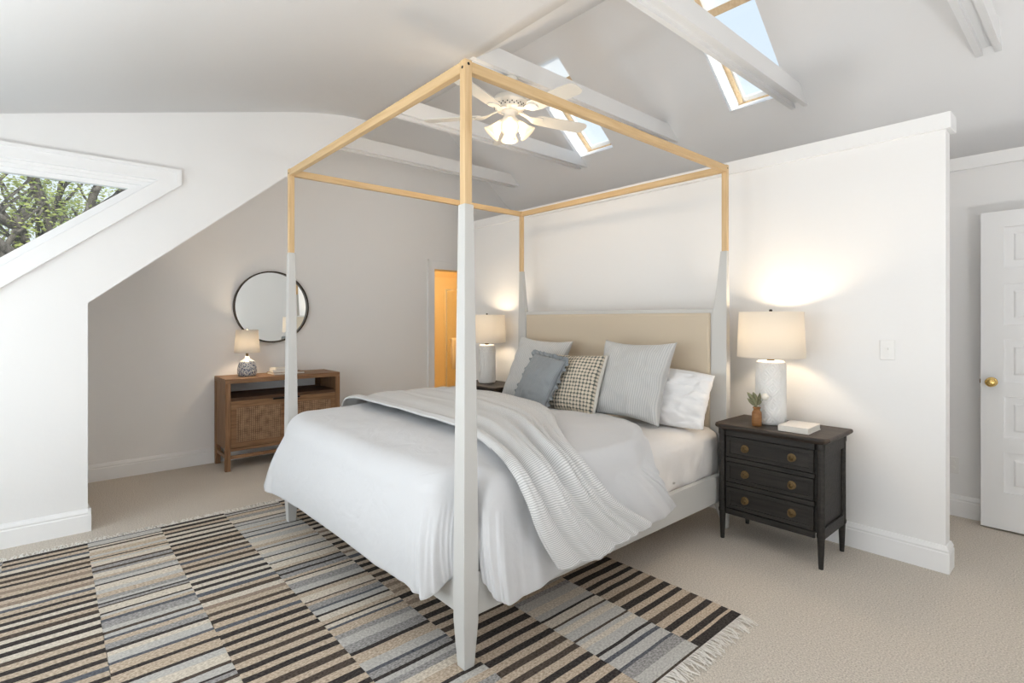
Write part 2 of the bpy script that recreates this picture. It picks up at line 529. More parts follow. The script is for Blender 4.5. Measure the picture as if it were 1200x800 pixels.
def well_map(a, b, d):
    """light well with its lower side splayed upright"""
    y = b
    if abs(b - 4.625) < 1e-4: y = b + 0.30 * d
    return Vector((a, y, back(y))) + NB * d
holes = [[(x0, y0), (x1, y0), (x1, y1), (x0, y1)] for x0, x1, y0, y1 in SKY]
struct('ceiling', prism([[(XL, YR), (XR, YR), (XR, YE), (XL, YE)]] + holes, well_map, 0, SKT), M_ceil)
# skylights: pine frame at the top of each well, white sash and glass in it
for k, (x0, x1, y0, y1) in enumerate(SKY):
    w = bpy.data.objects.new('window_%d' % (k + 2), None); COL.objects.link(w); w['kind'] = 'structure'
    g0, g1 = 3.73, 4.625 + 0.30 * SKT
    rect = lambda l, r_, t_, b_: [(x0 + l, g0 + t_), (x1 - r_, g0 + t_), (x1 - r_, g1 - b_), (x0 + l, g1 - b_)]
    obj('window_frame', prism([rect(-.01, -.01, -.01, -.01), rect(.040, .006, .040, .012)], slope_map, SKT - .012, SKT + .02), M_pine, w, kind='structure')
    obj('window_sash', prism([rect(.040, .006, .040, .012), rect(.058, .012, .055, .045)], slope_map, SKT, SKT + .03), M_white_sash, w, kind='structure')
    obj('window_pane', prism([rect(.058, .012, .055, .045)], slope_map, SKT + .012, SKT + .018), M_glass, w, kind='structure')
    gs = 0.245
    obj('roller_shade', prism([[(x0 + .045, g0 + .002), (x1 - .008, g0 + .002), (x1 - .008, g0 + gs), (x0 + .045, g0 + gs)]], slope_map, SKT - .022, SKT - .019), M_blind, w, kind='structure')
    obj('shade_bar', prism([[(x0 + .042, g0 + gs), (x1 - .006, g0 + gs), (x1 - .006, g0 + gs + .05), (x0 + .042, g0 + gs + .05)]], slope_map, SKT - .030, SKT - .014), M_pine, w, kind='structure')

# dormer side window: casing, sash, pane
w = bpy.data.objects.new('window_1', None); COL.objects.link(w); w['kind'] = 'structure'
outer = trap(2.449, -0.19, -1.3, 0.712)
inner = trap(2.355, -0.06, -1.15, None)
casing = prism([outer, inner], X_map, XD + 0.022, XD)
obj('window_casing', casing, M_trim, w, kind='structure', bevel=0.004)
# raised outer band of the casing
ob2 = trap(2.449, -0.19, -1.3, 0.712); in2 = trap(2.425, -0.163, -1.27, 0.683)
obj('casing_band', prism([ob2, in2], X_map, XD + 0.032, XD + 0.022), M_trim, w, kind='structure')
sash_o = trap(2.335, -0.06, -1.15, None)
sash_i = trap(2.28, 0.0, -1.1, None)
obj('window_sash', prism([sash_o, sash_i], X_map, XD - 0.035, XD - 0.085), M_white_sash, w, kind='structure')
stop_i = trap(2.31, -0.03, -1.13, None)
obj('window_stop', prism([sash_o, stop_i], X_map, XD - 0.012, XD - 0.036), M_white_sash, w, kind='structure')
obj('window_pane', prism([sash_i], X_map, XD - 0.06, XD - 0.066), M_glass, w, kind='structure')

# front windows (behind the camera): frames and panes
k = 4
def plain_window(k, mp, a0, a1, b0, b1):
    w = bpy.data.objects.new('window_%d' % k, None); COL.objects.link(w); w['kind'] = 'structure'
    o = [(a0, b0), (a1, b0), (a1, b1), (a0, b1)]
    e = 0.05; mid = (a0 + a1) / 2
    h1 = [(a0 + e, b0 + e), (mid - .02, b0 + e), (mid - .02, b1 - e), (a0 + e, b1 - e)]
    h2 = [(mid + .02, b0 + e), (a1 - e, b0 + e), (a1 - e, b1 - e), (mid + .02, b1 - e)]
    obj('window_frame', prism([o, h1, h2], mp, 0.03, 0.09), M_white_sash, w, kind='structure')
    obj('window_pane', prism([h1], mp, 0.058, 0.063), M_glass, w, kind='structure')
    obj('window_pane', prism([h2], mp, 0.058, 0.063), M_glass, w, kind='structure')
for c, _ in FWIN:
    plain_window(k, lambda a, b, d: (a, YF - d, b), c - .55, c + .55, .42, 1.95); k += 1

# collar beams: pairs of planks between the two roof slopes
for bx in (-5.345, -4.17, -2.985, -1.785, -0.595):
    bm = bmesh.new()
    for off in (0.0, 0.095):
        pr = [(2.16, 3.165), (2.38, 3.303), (4.58, 3.303), (4.76, 3.165)]
        loft(bm, [[(bx + off, y, z) for y, z in pr], [(bx + off + 0.036, y, z) for y, z in pr]])
    pr = [(2.24, 3.20), (2.36, 3.28), (4.60, 3.28), (4.70, 3.20)]
    loft(bm, [[(bx + 0.036, y, z) for y, z in pr], [(bx + 0.095, y, z) for y, z in pr]])
    struct('ceiling_beam', bm, M_beam)

# caps, baseboards, casings
struct('trim_1', bxm((-4.93, -0.56, YP - 0.022, YP + 0.127, 2.418, 2.506)), M_trim, bevel=0.003)
struct('trim_2', bxm((XL, XR, YB - 0.022, YB + 0.1, 2.425, 2.512)), M_trim, bevel=0.003)
def baseboard(name, p0, p1, nx, ny):
    """along p0->p1, thickness towards (nx, ny)"""
    prof = [(0, 0), (0.018, 0), (0.018, 0.105), (0.014, 0.112), (0.016, 0.122), (0.012, 0.132), (0.006, 0.145), (0, 0.147)]
    bm = bmesh.new()
    loft(bm, [[(p[0] + nx * d, p[1] + ny * d, z) for d, z in prof] for p in (p0, p1)])
    return struct(name, bm, M_trim)
baseboard('baseboard_left', (XL, YK), (XL, DY0 - 0.09), 1, 0)
baseboard('baseboard_dormer', (XD, YF), (XD, YK + 0.016), 1, 0)
baseboard('baseboard_dormer', (XD - 0.14, YK), (XD + 0.016, YK), 0, 1)
baseboard('baseboard_headboard', (-4.9, YP), (-0.585, YP), 0, -1)
def board_end(x, y0, y1):
    prof = [(0, 0), (0.018, 0), (0.018, 0.105), (0.014, 0.112), (0.016, 0.122), (0.012, 0.132), (0.006, 0.145), (0, 0.147)]
    bm = bmesh.new()
    loft(bm, [[(x, y0 - d, z) for d, z in prof], [(x + d, y0 - d, z) for d, z in prof], [(x + d, y1 + d, z) for d, z in prof], [(x, y1 + d, z) for d, z in prof]])
    return struct('baseboard_headboard', bm, M_trim)
board_end(-0.585, YP, YP + 0.105)
baseboard('baseboard_back', (XL, YB), (XR, YB), 0, -1)
# bathroom doorway casing and jamb
cas = bxm((XL, XL + 0.02, DY0 - 0.085, DY0, 0, DZ + 0.10), (XL, XL + 0.02, DY1, DY1 + 0.085, 0, DZ + 0.10), (XL, XL + 0.02, DY0, DY1, DZ + 0.0, DZ + 0.10),
          (XL, XL + 0.03, DY0 - 0.095, DY0 - 0.08, 0, DZ + 0.11), (XL, XL + 0.03, DY0 - 0.095, DY1 + 0.095, DZ + 0.10, DZ + 0.115))
struct('trim_3', cas, M_trim)
struct('trim_4', bxm((XL - 0.13, XL + 0.004, DY0 - 0.002, DY0 + 0.012, 0, DZ), (XL - 0.13, XL + 0.004, DY1 - 0.012, DY1 + 0.002, 0, DZ), (XL - 0.13, XL + 0.004, DY0, DY1, DZ - 0.012, DZ + 0.002)), M_bathtrim)
# bathroom beyond: golden walls
BX0, BX1, BY0, BY1, BZ = -7.5, XL - 0.12, 3.1, 5.55, 2.45
struct('wall_bathroom', bxm((BX0 - .1, BX0, BY0, BY1, 0, BZ), (BX0, BX1, BY0 - .1, BY0, 0, BZ), (BX0, BX1, BY1, BY1 + .1, 0, BZ)), M_bath)
struct('ceiling_bathroom', bxm((BX0 - .1, BX1, BY0 - .1, BY1 + .1, BZ, BZ + .1)), M_bath)
struct('trim_5', bxm((-7.5, -7.485, 4.66, 4.80, 0, 2.2), (-7.5, -7.485, 4.66, 5.5, 2.1, 2.2)), M_bathtrim)
pd = bpy.data.lights.new('bathroom_light', 'POINT'); pd.energy = 27; pd.color = (1, 0.86, 0.62); pd.shadow_soft_size = 0.12
po = bpy.data.objects.new('bathroom_light', pd); COL.objects.link(po); po.location = (-6.5, 4.1, 2.2)

# outlet and switch
sw = thing('light_switch', 'white light switch plate on the wall right of the nearer lamp', 'switch', (-0.851, YP, 1.203))
bm = bxm((-0.037, 0.037, -0.007, 0, -0.058, 0.058)); obj('plate', bm, M_plate, sw, bevel=0.003)
bm = bxm((-0.006, 0.006, -0.018, -0.006, -0.002, 0.014)); obj('toggle', bm, M_plate, sw, bevel=0.002)
for z in (-0.032, 0.032):
    bm = bmesh.new(); lathe_into(bm, [(0.0035, 0), (0.003, 0.002)], 10, Matrix.Translation((0, -0.007, z)) @ Matrix.Rotation(PI / 2, 4, 'X'))
    obj('screw', bm, M_plate, sw)
ou = thing('wall_outlet', 'white electrical outlet low on the far wall behind the partition end', 'outlet', (-0.728, YB, 0.354))
obj('plate', bxm((-0.036, 0.036, -0.007, 0, -0.058, 0.058)), M_plate, ou, bevel=0.003)
for z in (-0.022, 0.022): obj('socket', lathe([(0.016, 0), (0.015, 0.003)], 16, Matrix.Translation((0, -0.006, z)) @ Matrix.Rotation(PI / 2, 4, 'X')), M_plate, ou)

# open white panelled door on the right
d = bpy.data.objects.new('door_1', None); COL.objects.link(d); d['kind'] = 'structure'
d.location = (-0.562, 4.66, 0.012)
panels = [(1.09 + .615, 1.97), (1.345 - .01, 1.60), (0.965, 1.237), (0.60, 0.865), (0.245, 0.505)]
DWID = 0.76
hl = [[(0.115, a), (DWID - 0.115, a), (DWID - 0.115, b), (0.115, b)] for a, b in panels]
obj('door_leaf', prism([[(0, 0), (DWID, 0), (DWID, 2.075), (0, 2.075)]] + hl, lambda a, b, dd: (a, dd, b), 0, 0.036), M_trim, d, kind='structure', bevel=0.002)
for a, b in panels:
    bm = bmesh.new()
    rings = []
    for ins, yy in ((0.0, 0.012), (0.028, 0.018), (0.034, 0.018), (0.055, 0.006)):
        rings.append([(0.115 + ins, yy, a + ins), (DWID - 0.115 - ins, yy, a + ins), (DWID - 0.115 - ins, yy, b - ins), (0.115 + ins, yy, b - ins)])
    loft(bm, rings)
    obj('door_panel', bm, M_trim, d, kind='structure')
R_y = Matrix.Rotation(PI / 2, 4, 'X')
kb = obj('door_knob', lathe([(0.031, 0), (0.031, 0.004), (0.026, 0.010), (0.012, 0.012), (0.011, 0.03), (0.022, 0.036), (0.029, 0.046), (0.029, 0.056), (0.022, 0.066), (0.008, 0.070)], 28, Matrix.Translation((0.055, 0, 0.958)) @ R_y), M_gold, d, smooth=True)
kb['kind'] = 'structure'
lt = obj('door_latch', bxm((-0.006, 0.0, 0.012, 0.026, 0.945, 0.972)), M_brass, d); lt['kind'] = 'structure'

# ------------------------------------------------------------------ outside: ground and oaks seen through the dormer window
struct('ground', bxm((-60, -6.4, -45, 45, -3.2, -3.0)), M_ground)
def branch(bm, p, dirv, r, length, depth, tips, rng):
    n = 5
    pts = [p.copy()]
    dv = dirv.normalized()
    for i in range(n):
        dv = (dv + Vector((rng.uniform(-.25, .25), rng.uniform(-.25, .25), rng.uniform(-.12, .22)))).normalized()
        pts.append(pts[-1] + dv * length / n)
    tube(bm, pts, r, 7 if r > 0.04 else 5, r * 0.62)
    tips.append(pts[-1]); tips.append(pts[-2]); 
    if depth > 0:
        for k in range(3 if depth > 1 else 3):
            i = rng.randint(2, n)
            a = rng.uniform(0, 2 * PI)
            nd = (dv + Vector((math.cos(a), math.sin(a), rng.uniform(-.15, .5))) * rng.uniform(0.6, 1.1)).normalized()
            branch(bm, pts[i], nd, r * 0.56, length * rng.uniform(0.62, 0.85), depth - 1, tips, rng)
def oak(label, loc, seed, h, m, nl):
    rng = random.Random(seed)
    t = thing('oak_tree', label, 'tree', loc, 0, 'oaks outside the dormer window')
    bm = bmesh.new(); tips = []
    top = Vector((rng.uniform(-.3, .3), rng.uniform(-.3, .3), h))
    pts = [Vector((0, 0, 0)), top * 0.35 + Vector((.1, .1, 0)), top * 0.7 + Vector((-.1, .12, 0)), top]
    tube(bm, pts, 0.30, 10, 0.17)
    for k in range(6):
        a = k * 2 * PI / 6 + rng.uniform(-.4, .4)
        st = pts[2].lerp(pts[3], rng.uniform(0, 1))
        branch(bm, st, Vector((math.cos(a), math.sin(a), rng.uniform(0.15, 0.9))), 0.13, 1.9, 3, tips, rng)
    obj('trunk', bm, M_bark, t, smooth=True)
    bm = bmesh.new()
    for i in range(nl):
        c = rng.choice(tips) + Vector((rng.gauss(0, .28), rng.gauss(0, .28), rng.gauss(0, .22)))
        s = rng.uniform(0.020, 0.043)
        R = Matrix.Rotation(rng.uniform(0, 2 * PI), 3, 'Z') @ Matrix.Rotation(rng.uniform(-1.2, 1.2), 3, 'X')
        q = [Vector((-s, 0, 0)), Vector((0, -s * .55, .25 * s)), Vector((s, 0, 0)), Vector((0, s * .55, .25 * s))]
        bm.faces.new([bm.verts.new(c + R @ v) for v in q])
    obj('foliage', bm, m, t, kind='stuff')
    return t
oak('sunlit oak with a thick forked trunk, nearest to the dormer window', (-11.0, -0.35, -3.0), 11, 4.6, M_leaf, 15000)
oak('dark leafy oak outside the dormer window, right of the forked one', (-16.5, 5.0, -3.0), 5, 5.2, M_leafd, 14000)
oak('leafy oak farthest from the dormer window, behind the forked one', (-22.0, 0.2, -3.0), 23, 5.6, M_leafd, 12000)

# ------------------------------------------------------------------ rug
RX0, RX1, RY0, RY1 = -4.14, -1.13, -0.57, 2.42
M_rugs = []
def rug_mat(name, c1, c2):
    def f(n, b):
        v = coords(n, 'Object', (150, 80, 1))
        t, r = noise_color(n, b, v, 1.0, c1, c2, 4, 0.34, 0.66)
        bump(n, b, t.outputs['Fac'], 0.5, 0.006)
    return mat(name, c1, 0.95, 0, 0.1, f)
RUGC = [((0.024, 0.020, 0.019), (0.075, 0.065, 0.06)),      # 0 charcoal
        ((0.05, 0.038, 0.03), (0.12, 0.095, 0.078)),        # 1 dark brown
        ((0.35, 0.275, 0.205), (0.65, 0.54, 0.42)),         # 2 tan
        ((0.48, 0.42, 0.34), (0.76, 0.69, 0.59)),          # 3 cream
        ((0.40, 0.385, 0.36), (0.60, 0.58, 0.545)),         # 4 pale grey
        ((0.20, 0.19, 0.185), (0.44, 0.425, 0.41)),        # 5 mid grey
        ((0.065, 0.07, 0.085), (0.16, 0.165, 0.18)),        # 6 blue charcoal
        ((0.22, 0.165, 0.125), (0.38, 0.30, 0.24))]         # 7 faded brown
M_rugs = [rug_mat('rug_wool_%s' % nm, a, b) for nm, (a, b) in zip(('charcoal', 'brown', 'tan', 'cream', 'pale_grey', 'grey', 'slate', 'faded'), RUGC)]
rug = thing('area_rug', 'large flatwoven rug in striped bands of charcoal, tan and grey under the bed', 'rug', ((RX0 + RX1) / 2, (RY0 + RY1) / 2, 0))
rng = random.Random(4)
bm = bmesh.new()
BP = (RY1 - RY0) / 8
cx, cy = (RX0 + RX1) / 2, (RY0 + RY1) / 2
for k in range(8):
    y0, y1 = RY0 + k * BP, RY0 + (k + 1) * BP
    dense = (k % 2 == 1)
    xs = [RX0]; ms = []
    tone = 0
    while xs[-1] < RX1 - 0.002:
        if dense:
            if len(ms) % 2 == 0:
                wd = rng.uniform(0.030, 0.042); mi = rng.choice((0, 0, 0, 1, 6) if xs[-1] < -2.6 else (0, 0, 0, 0, 1))
                if rng.random() < 0.06: mi = 7
            else:
                wd = rng.uniform(0.034, 0.046); mi = rng.choice((2, 2, 3) if xs[-1] < -2.8 else (2, 2, 2))
        else:
            if ms and ms[-1] in (0, 1, 6):
                mi = rng.choice((3, 3, 2, 4, 4, 5)); wd = rng.uniform(0.022, 0.07)
            else:
                mi = rng.choice((0, 0, 1, 0, 4, 3, 5, 6, 2)); wd = rng.uniform(0.012, 0.026) if mi in (0, 1, 6) else rng.uniform(0.022, 0.065)
                if ms and mi == ms[-1]: mi = 4 if mi != 4 else 3
        ms.append(mi); xs.append(min(xs[-1] + wd, RX1))
    if dense:
        ms[-1] = 0; xs[-2] = RX1 - 0.045
        if xs[-2] - xs[-3] < 0.01: del xs[-3]; del ms[-2]
        ms[-2] = 2
    ny = 7
    cols = []
    ph = rng.uniform(0, 6)
    for i, x in enumerate(xs):
        col = []
        for j in range(ny + 1):
            y = y0 + (y1 - y0) * j / ny
            wob = 0.0035 * noise.noise(Vector((x * 9, y * 9, k)))  if 0 < i < len(xs) - 1 else 0
            jx = 0.004 * noise.noise(Vector((x * 40, k * 3.1 + (0 if j < ny else 1), 2.2))) if j in (0, ny) else 0
            col.append(bm.verts.new((x + wob - cx, y + jx - cy, 0.009)))
        cols.append(col)
    for i in range(len(xs) - 1):
        for j in range(ny):
            f = bm.faces.new((cols[i][j], cols[i + 1][j], cols[i + 1][j + 1], cols[i][j + 1])); f.material_index = ms[i]
me = bpy.data.meshes.new('pile'); 
bmesh.ops.remove_doubles(bm, verts=bm.verts[:], dist=0.0001)
pile = obj('pile', bm, M_rugs, rug, solid=0.008, soff=-1)
bm = bmesh.new()
for side, x0 in ((1, RX1), (-1, RX0)):
    n = 420
    for i in range(n):
        y = RY0 + (RY1 - RY0) * (i + 0.5) / n - cy
        L = rng.uniform(0.05, 0.09); dy = rng.uniform(-0.018, 0.018); dy2 = rng.uniform(-0.02, 0.02)
        w2 = 0.0026
        a = [(x0 - cx, y), (x0 - cx + side * L * .5, y + dy), (x0 - cx + side * L, y + dy + dy2)]
        zs = [0.008, 0.010, 0.004]
        for q in range(2):
            (xa, ya), (xb, yb) = a[q], a[q + 1]
            loft(bm, [[(xa, ya - w2, zs[q]), (xa, ya + w2, zs[q]), (xa, ya, zs[q] - .003)], [(xb, yb - w2, zs[q + 1]), (xb, yb + w2, zs[q + 1]), (xb, yb, zs[q + 1] - .003)]])
M_fringe = mat('rug_fringe_cotton', (0.80, 0.77, 0.72), 0.95)
obj('fringe', bm, M_fringe, rug, kind='stuff')

# ------------------------------------------------------------------ canopy bed
bed = thing('canopy_bed', 'cream and oak four-poster canopy bed with an upholstered beige headboard', 'bed')
ZW = 1.835
def post_rings(cx0, cy0, wx, wy):
    """wx, wy: functions z -> half widths"""
    pass
def sq(cx0, cy0, hx, hy, z): return [(cx0 - hx, cy0 - hy, z), (cx0 + hx, cy0 - hy, z), (cx0 + hx, cy0 + hy, z), (cx0 - hx, cy0 + hy, z)]
PXR, PXL, PYF, PYH = -1.683, -3.687, 1.240, 3.372
def foot_post(x, y):
    bm = bmesh.new()
    loft(bm, [sq(x, y, h, h, z) for z, h in ((0.009, .0245), (0.19, .036), (0.40, .0365), (1.0, .0315), (ZW - .004, .0225), (ZW, .0215))])
    p = obj('post', bm, M_bed, bed, bevel=0.003)
    bm = bmesh.new()
    loft(bm, [sq(x, y, .0175, .0175, z) for z in (ZW, 2.405)])
    q = obj('post_top', bm, M_oak_z, p, bevel=0.002); q['label'] = 'pale oak upper post'
    bm = bmesh.new()
    R1 = Matrix.Translation((x + .0172, y + .0, 2.388)) @ Matrix.Rotation(PI / 2, 4, 'Y')
    R2 = Matrix.Translation((x + .0, y - .0172, 2.375)) @ Matrix.Rotation(PI / 2, 4, 'X')
    for R in (R1, R2):
        bm = bmesh.new(); lathe_into(bm, [(0.006, -0.001), (0.006, 0.001)], 12, R); obj('bolt', bm, M_black, p)
foot_post(PXR, PYF); foot_post(PXL, PYF)
def head_post(sx):
    x = PXR if sx > 0 else PXL
    bm = bmesh.new()
    rings = []
    for z, out, inn, hy in ((0.0, .020, .004, .016), (0.2, .022, .09, .027), (0.8, .022, .092, .027), (1.38, .022, .080, .024), (1.62, .020, .048, .019), (ZW, .0185, .026, .0155)):
        a, b = (x - inn, x + out) if sx > 0 else (x - out, x + inn)
        rings.append([(a, PYH - hy, z), (b, PYH - hy, z), (b, PYH + hy, z), (a, PYH + hy, z)])
    loft(bm, rings)
    p = obj('post', bm, M_bed, bed, bevel=0.003)
    bm = bmesh.new(); loft(bm, [sq(x, PYH, .0175, .0155, z) for z in (ZW, 2.405)])
    q = obj('post_top', bm, M_oak_z, p, bevel=0.002); q['label'] = 'pale oak upper post'
    bm = bmesh.new()
    lathe_into(bm, [(0.005, -0.001), (0.005, 0.001)], 12, Matrix.Translation((x + .0174 * (1 if sx > 0 else 1), PYH, 2.383)) @ Matrix.Rotation(PI / 2, 4, 'Y'))
    obj('bolt', bm, M_black, p)
head_post(1); head_post(-1)
rz0, rz1 = 2.358, 2.402
rl = obj('canopy_rail', bxm((PXL + .0175, PXR - .0175, PYF - .0165, PYF + .0165, rz0, rz1)), M_oak_x, bed, bevel=0.004)
rl = obj('canopy_rail', bxm((PXL + .0175, PXR - .0175, PYH - .0145, PYH + .0145, rz0, rz1)), M_oak_x, bed, bevel=0.004)
rl = obj('canopy_rail', bxm((PXR - .0165, PXR + .0165, PYF + .0175, PYH - .0155, rz0, rz1)), M_oak_y, bed, bevel=0.004)
rl = obj('canopy_rail', bxm((PXL - .0165, PXL + .0165, PYF + .0175, PYH - .0155, rz0, rz1)), M_oak_y, bed, bevel=0.004)
# frame rails
obj('side_rail', bxm((PXR - .012, PXR + .024, PYF + .03, PYH - .02, 0.205, 0.375)), M_bed, bed, bevel=0.003)
obj('side_rail', bxm((PXL - .024, PXL + .012, PYF + .03, PYH - .02, 0.205, 0.375)), M_bed, bed, bevel=0.003)
obj('foot_rail', bxm((PXL + .03, PXR - .03, PYF - .012, PYF + .024, 0.205, 0.375)), M_bed, bed, bevel=0.003)
obj('slat_deck', bxm((PXL + .012, PXR - .012, PYF + .024, PYH - .02, 0.30, 0.335)), M_oak_x, bed)
hx0, hx1 = PXL + .06, PXR - .06
hb = obj('headboard', bxm((hx0, hx1, PYH - .017, PYH + .02, 0.30, 1.452)), M_bed, bed, bevel=0.003)
bm = bmesh.new()
a, b, c0, c1 = hx0 + .042, hx1 - .032, 0.36, 1.425
rings = []
for ins, dy in ((0, -.016), (0.0, -.030), (.006, -.037), (.018, -.040)):
    rings.append([(a + ins, PYH + dy, c0 + ins), (b - ins, PYH + dy, c0 + ins), (b - ins, PYH + dy, c1 - ins), (a + ins, PYH + dy, c1 - ins)])
loft(bm, rings)
pn = obj('upholstered_panel', bm, M_linen, hb, bevel=0.004); pn['label'] = 'beige linen panel'

# ------------------------------------------------------------------ mattress with fitted sheet
def rbox(x0, x1, y0, y1, z0, z1, r, n=5, grid=(24, 24)):
    """rounded slab from stacked outlines"""
    bm = bmesh.new()
    def outline(ins):
        pts = []
        for cxx, cyy, a0 in ((x1 - r, y1 - r, 0), (x0 + r, y1 - r, PI / 2), (x0 + r, y0 + r, PI), (x1 - r, y0 + r, 3 * PI / 2)):
            for i in range(7):
                a = a0 + PI / 2 * i / 6
                pts.append((cxx + max(r - ins, .003) * math.cos(a), cyy + max(r - ins, .003) * math.sin(a)))
        return pts
    rings = []
    for i in range(n + 1):
        a = PI / 2 * i / n
        rings.append([(x, y, z0 + r * .6 * (1 - math.sin(a))) for x, y in outline(r * .6 * (1 - math.sin(a)) if False else r * .6 * (1 - math.cos(PI / 2 - a)))])
    for i in range(n + 1):
        a = PI / 2 * i / n
        rings.append([(x, y, z1 - r * .6 * (1 - math.sin(a))) for x, y in outline(r * .6 * (1 - math.cos(a)))])
    loft(bm, rings)
    return bm
mt = thing('mattress', 'thick mattress in a creased off-white fitted sheet, lying in the canopy bed', 'mattress')
obj('mattress_core', rbox(-3.60, -1.722, 1.285, 3.325, 0.336, 0.64, 0.07), M_sheet, mt, smooth=True)
# fitted sheet with crumpled side
bm = bmesh.new()
cols = []
ny = 130
path = [(-3.615, .345), (-3.622, .45), (-3.622, .56), (-3.60, .628), (-3.56, .655), (-3.4, .662), (-2.9, .664), (-2.4, .664), (-2.0, .662), (-1.85, .660), (-1.77, .652), (-1.725, .625), (-1.706, .585), (-1.703, .54), (-1.703, .49), (-1.703, .44), (-1.704, .40), (-1.706, .37), (-1.71, .345)]
for j in range(ny + 1):
    y = 1.29 + (3.318 - 1.29) * j / ny
    row = []
    for i, (x, z) in enumerate(path):
        side = max(0, min(1, (.62 - z) / .1))
        w0 = noise.noise(Vector((y * 6 + z * 5.5, z * 4, 3.3))) * .024 + abs(noise.noise(Vector((y * 13 - z * 9, z * 5, 7.3)))) * .022 - .010
        top = noise.noise(Vector((x * 7, y * 5, 1.0))) * .006
        row.append(bm.verts.new((x + side * w0 * (1 if x > -2.6 else -1), y, z + (1 - side) * top)))
    cols.append(row)
for j in range(ny):
    for i in range(len(path) - 1):
        bm.faces.new((cols[j][i], cols[j][i + 1], cols[j + 1][i + 1], cols[j + 1][i]))
obj('fitted_sheet', bm, M_sheet, mt, smooth=True, solid=0.006, soff=0)

# ------------------------------------------------------------------ duvet
DU = [  # top edge x, y | hem x, y, z
    (-1.625, 2.28, -1.58, 2.58, .318), (-1.615, 2.05, -1.575, 2.10, .305), (-1.61, 1.65, -1.565, 1.66, .275), (-1.615, 1.42, -1.56, 1.40, .250),
    (-1.63, 1.325, -1.585, 1.325, .262), (-1.675, 1.295, -1.66, 1.30, .33), (-1.735, 1.285, -1.735, 1.285, .345), (-1.765, 1.225, -1.76, 1.20, .32), (-1.82, 1.16, -1.795, 1.115, .265),
    (-1.95, 1.14, -1.95, 1.115, .262), (-2.4, 1.135, -2.4, 1.12, .255), (-3.0, 1.135, -3.0, 1.12, .250), (-3.4, 1.14, -3.46, 1.10, .245), (-3.58, 1.17, -3.66, 1.06, .255),
    (-3.635, 1.26, -3.755, 1.12, .285), (-3.685, 1.42, -3.775, 1.38, .29), (-3.70, 1.9, -3.75, 1.9, .30), (-3.70, 2.6, -3.75, 2.6, .30),
    (-3.66, 2.92, -3.70, 2.95, .45), (-3.45, 3.01, -3.45, 3.03, .665), (-2.9, 3.02, -2.9, 3.045, .663), (-2.35, 2.97, -2.34, 2.995, .663), (-2.06, 2.85, -2.04, 2.875, .663), (-1.86, 2.68, -1.84, 2.705, .668), (-1.74, 2.53, -1.712, 2.565, .645), (-1.665, 2.42, -1.635, 2.50, .56), (-1.635, 2.34, -1.60, 2.545, .43)]
def catmull(P, sub):
    out = []
    n = len(P)
    for i in range(n):
        p0, p1, p2, p3 = P[i - 1], P[i], P[(i + 1) % n], P[(i + 2) % n]
        for s in range(sub):
            t = s / sub
            out.append(tuple(0.5 * (2 * b + (c - a) * t + (2 * a - 5 * b + 4 * c - d) * t * t + (3 * b - a - 3 * c + d) * t ** 3) for a, b, c, d in zip(p0, p1, p2, p3)))
    return out
DUs = catmull(DU, 16)
ZT = 0.775
def duvet_top(x, y):
    e = min((-1.58 - x) / .35, (x + 3.74) / .35, (y - 1.08) / .42, 1)
    e = max(0, e)
    puff = 0.022 * noise.noise(Vector((x * 2.1, y * 2.1, 5))) + 0.010 * noise.noise(Vector((x * 5.5, y * 6.5, 9)))
    hd = max(0, min(1, (3.0 - y) / .9))
    return 0.715 + (ZT - 0.715) * min(1, hd * 1.15) - 0.05 * (1 - e) ** 2 + puff * min(1, e * 1.5)
rings = []
SPX = lambda x: max(-3.1, min(-2.2, x))
SPY = lambda y: 2.15
nr_top, nr_side = 16, 16
tot = len(DUs)
for k in range(nr_top):
    f = k / nr_top                      # 0 at spine, 1 near bend
    f = 1 - (1 - f) ** 1.35
    ring = []
    for (xt, yt, xb, yb, zb) in DUs:
        sx, sy = SPX(xt), SPY(yt)
        x = sx + (xt - sx) * f * 0.90; y = sy + (yt - sy) * f * 0.90
        ring.append((x, y, duvet_top(x, y)))
    rings.append(ring)
for k in range(1, nr_side + 9):
    ring = []
    for i, (xt, yt, xb, yb, zb) in enumerate(DUs):
        sx, sy = SPX(xt), SPY(yt)
        x9, y9 = sx + (xt - sx) * .90 * (1 - (1 - (nr_top - 1) / nr_top) ** 1.35), sy + (yt - sy) * .90 * (1 - (1 - (nr_top - 1) / nr_top) ** 1.35)
        z9 = duvet_top(x9, y9)
        zr = min(.13, (z9 - zb) * .55)
        if k <= 8:
            a = PI / 2 * k / 8
            x = x9 + (xt - x9) * math.sin(a); y = y9 + (yt - y9) * math.sin(a); z = z9 - zr * (1 - math.cos(a))
            dr = 0.3 * k / 8
        else:
            t = (k - 8) / nr_side
            bow = 0.022 * math.sin(PI * t) if z9 - zb > .2 else 0
            dx, dy = xb - xt, yb - yt
            nx, ny_ = (xt - sx), (yt - sy); L = math.hypot(nx, ny_) or 1
            x = xt + dx * t + nx / L * bow; y = yt + dy * t + ny_ / L * bow; z = (z9 - zr) + (zb - (z9 - zr)) * t
            dr = 0.3 + 0.7 * t
            # vertical drape folds, stronger to the hem
            if z9 - zb > .2:
                s = i / tot * 90
                amp = 0.024 if xt > -1.75 else 0.006 + 0.022 * max(0, min(1, (xt + 2.3) / .45))
                wv = noise.noise(Vector((s * .75 + t * .35, t * .8, 2.0))) + 0.5 * noise.noise(Vector((s * 1.9 + t * .5, t * .9, 6.0)))
                x += nx / L * amp * wv * dr; y += ny_ / L * amp * wv * dr
                z += 0.012 * noise.noise(Vector((s * .35, 1.1, 4))) * t
        ring.append((x, y, z))
    rings.append(ring)
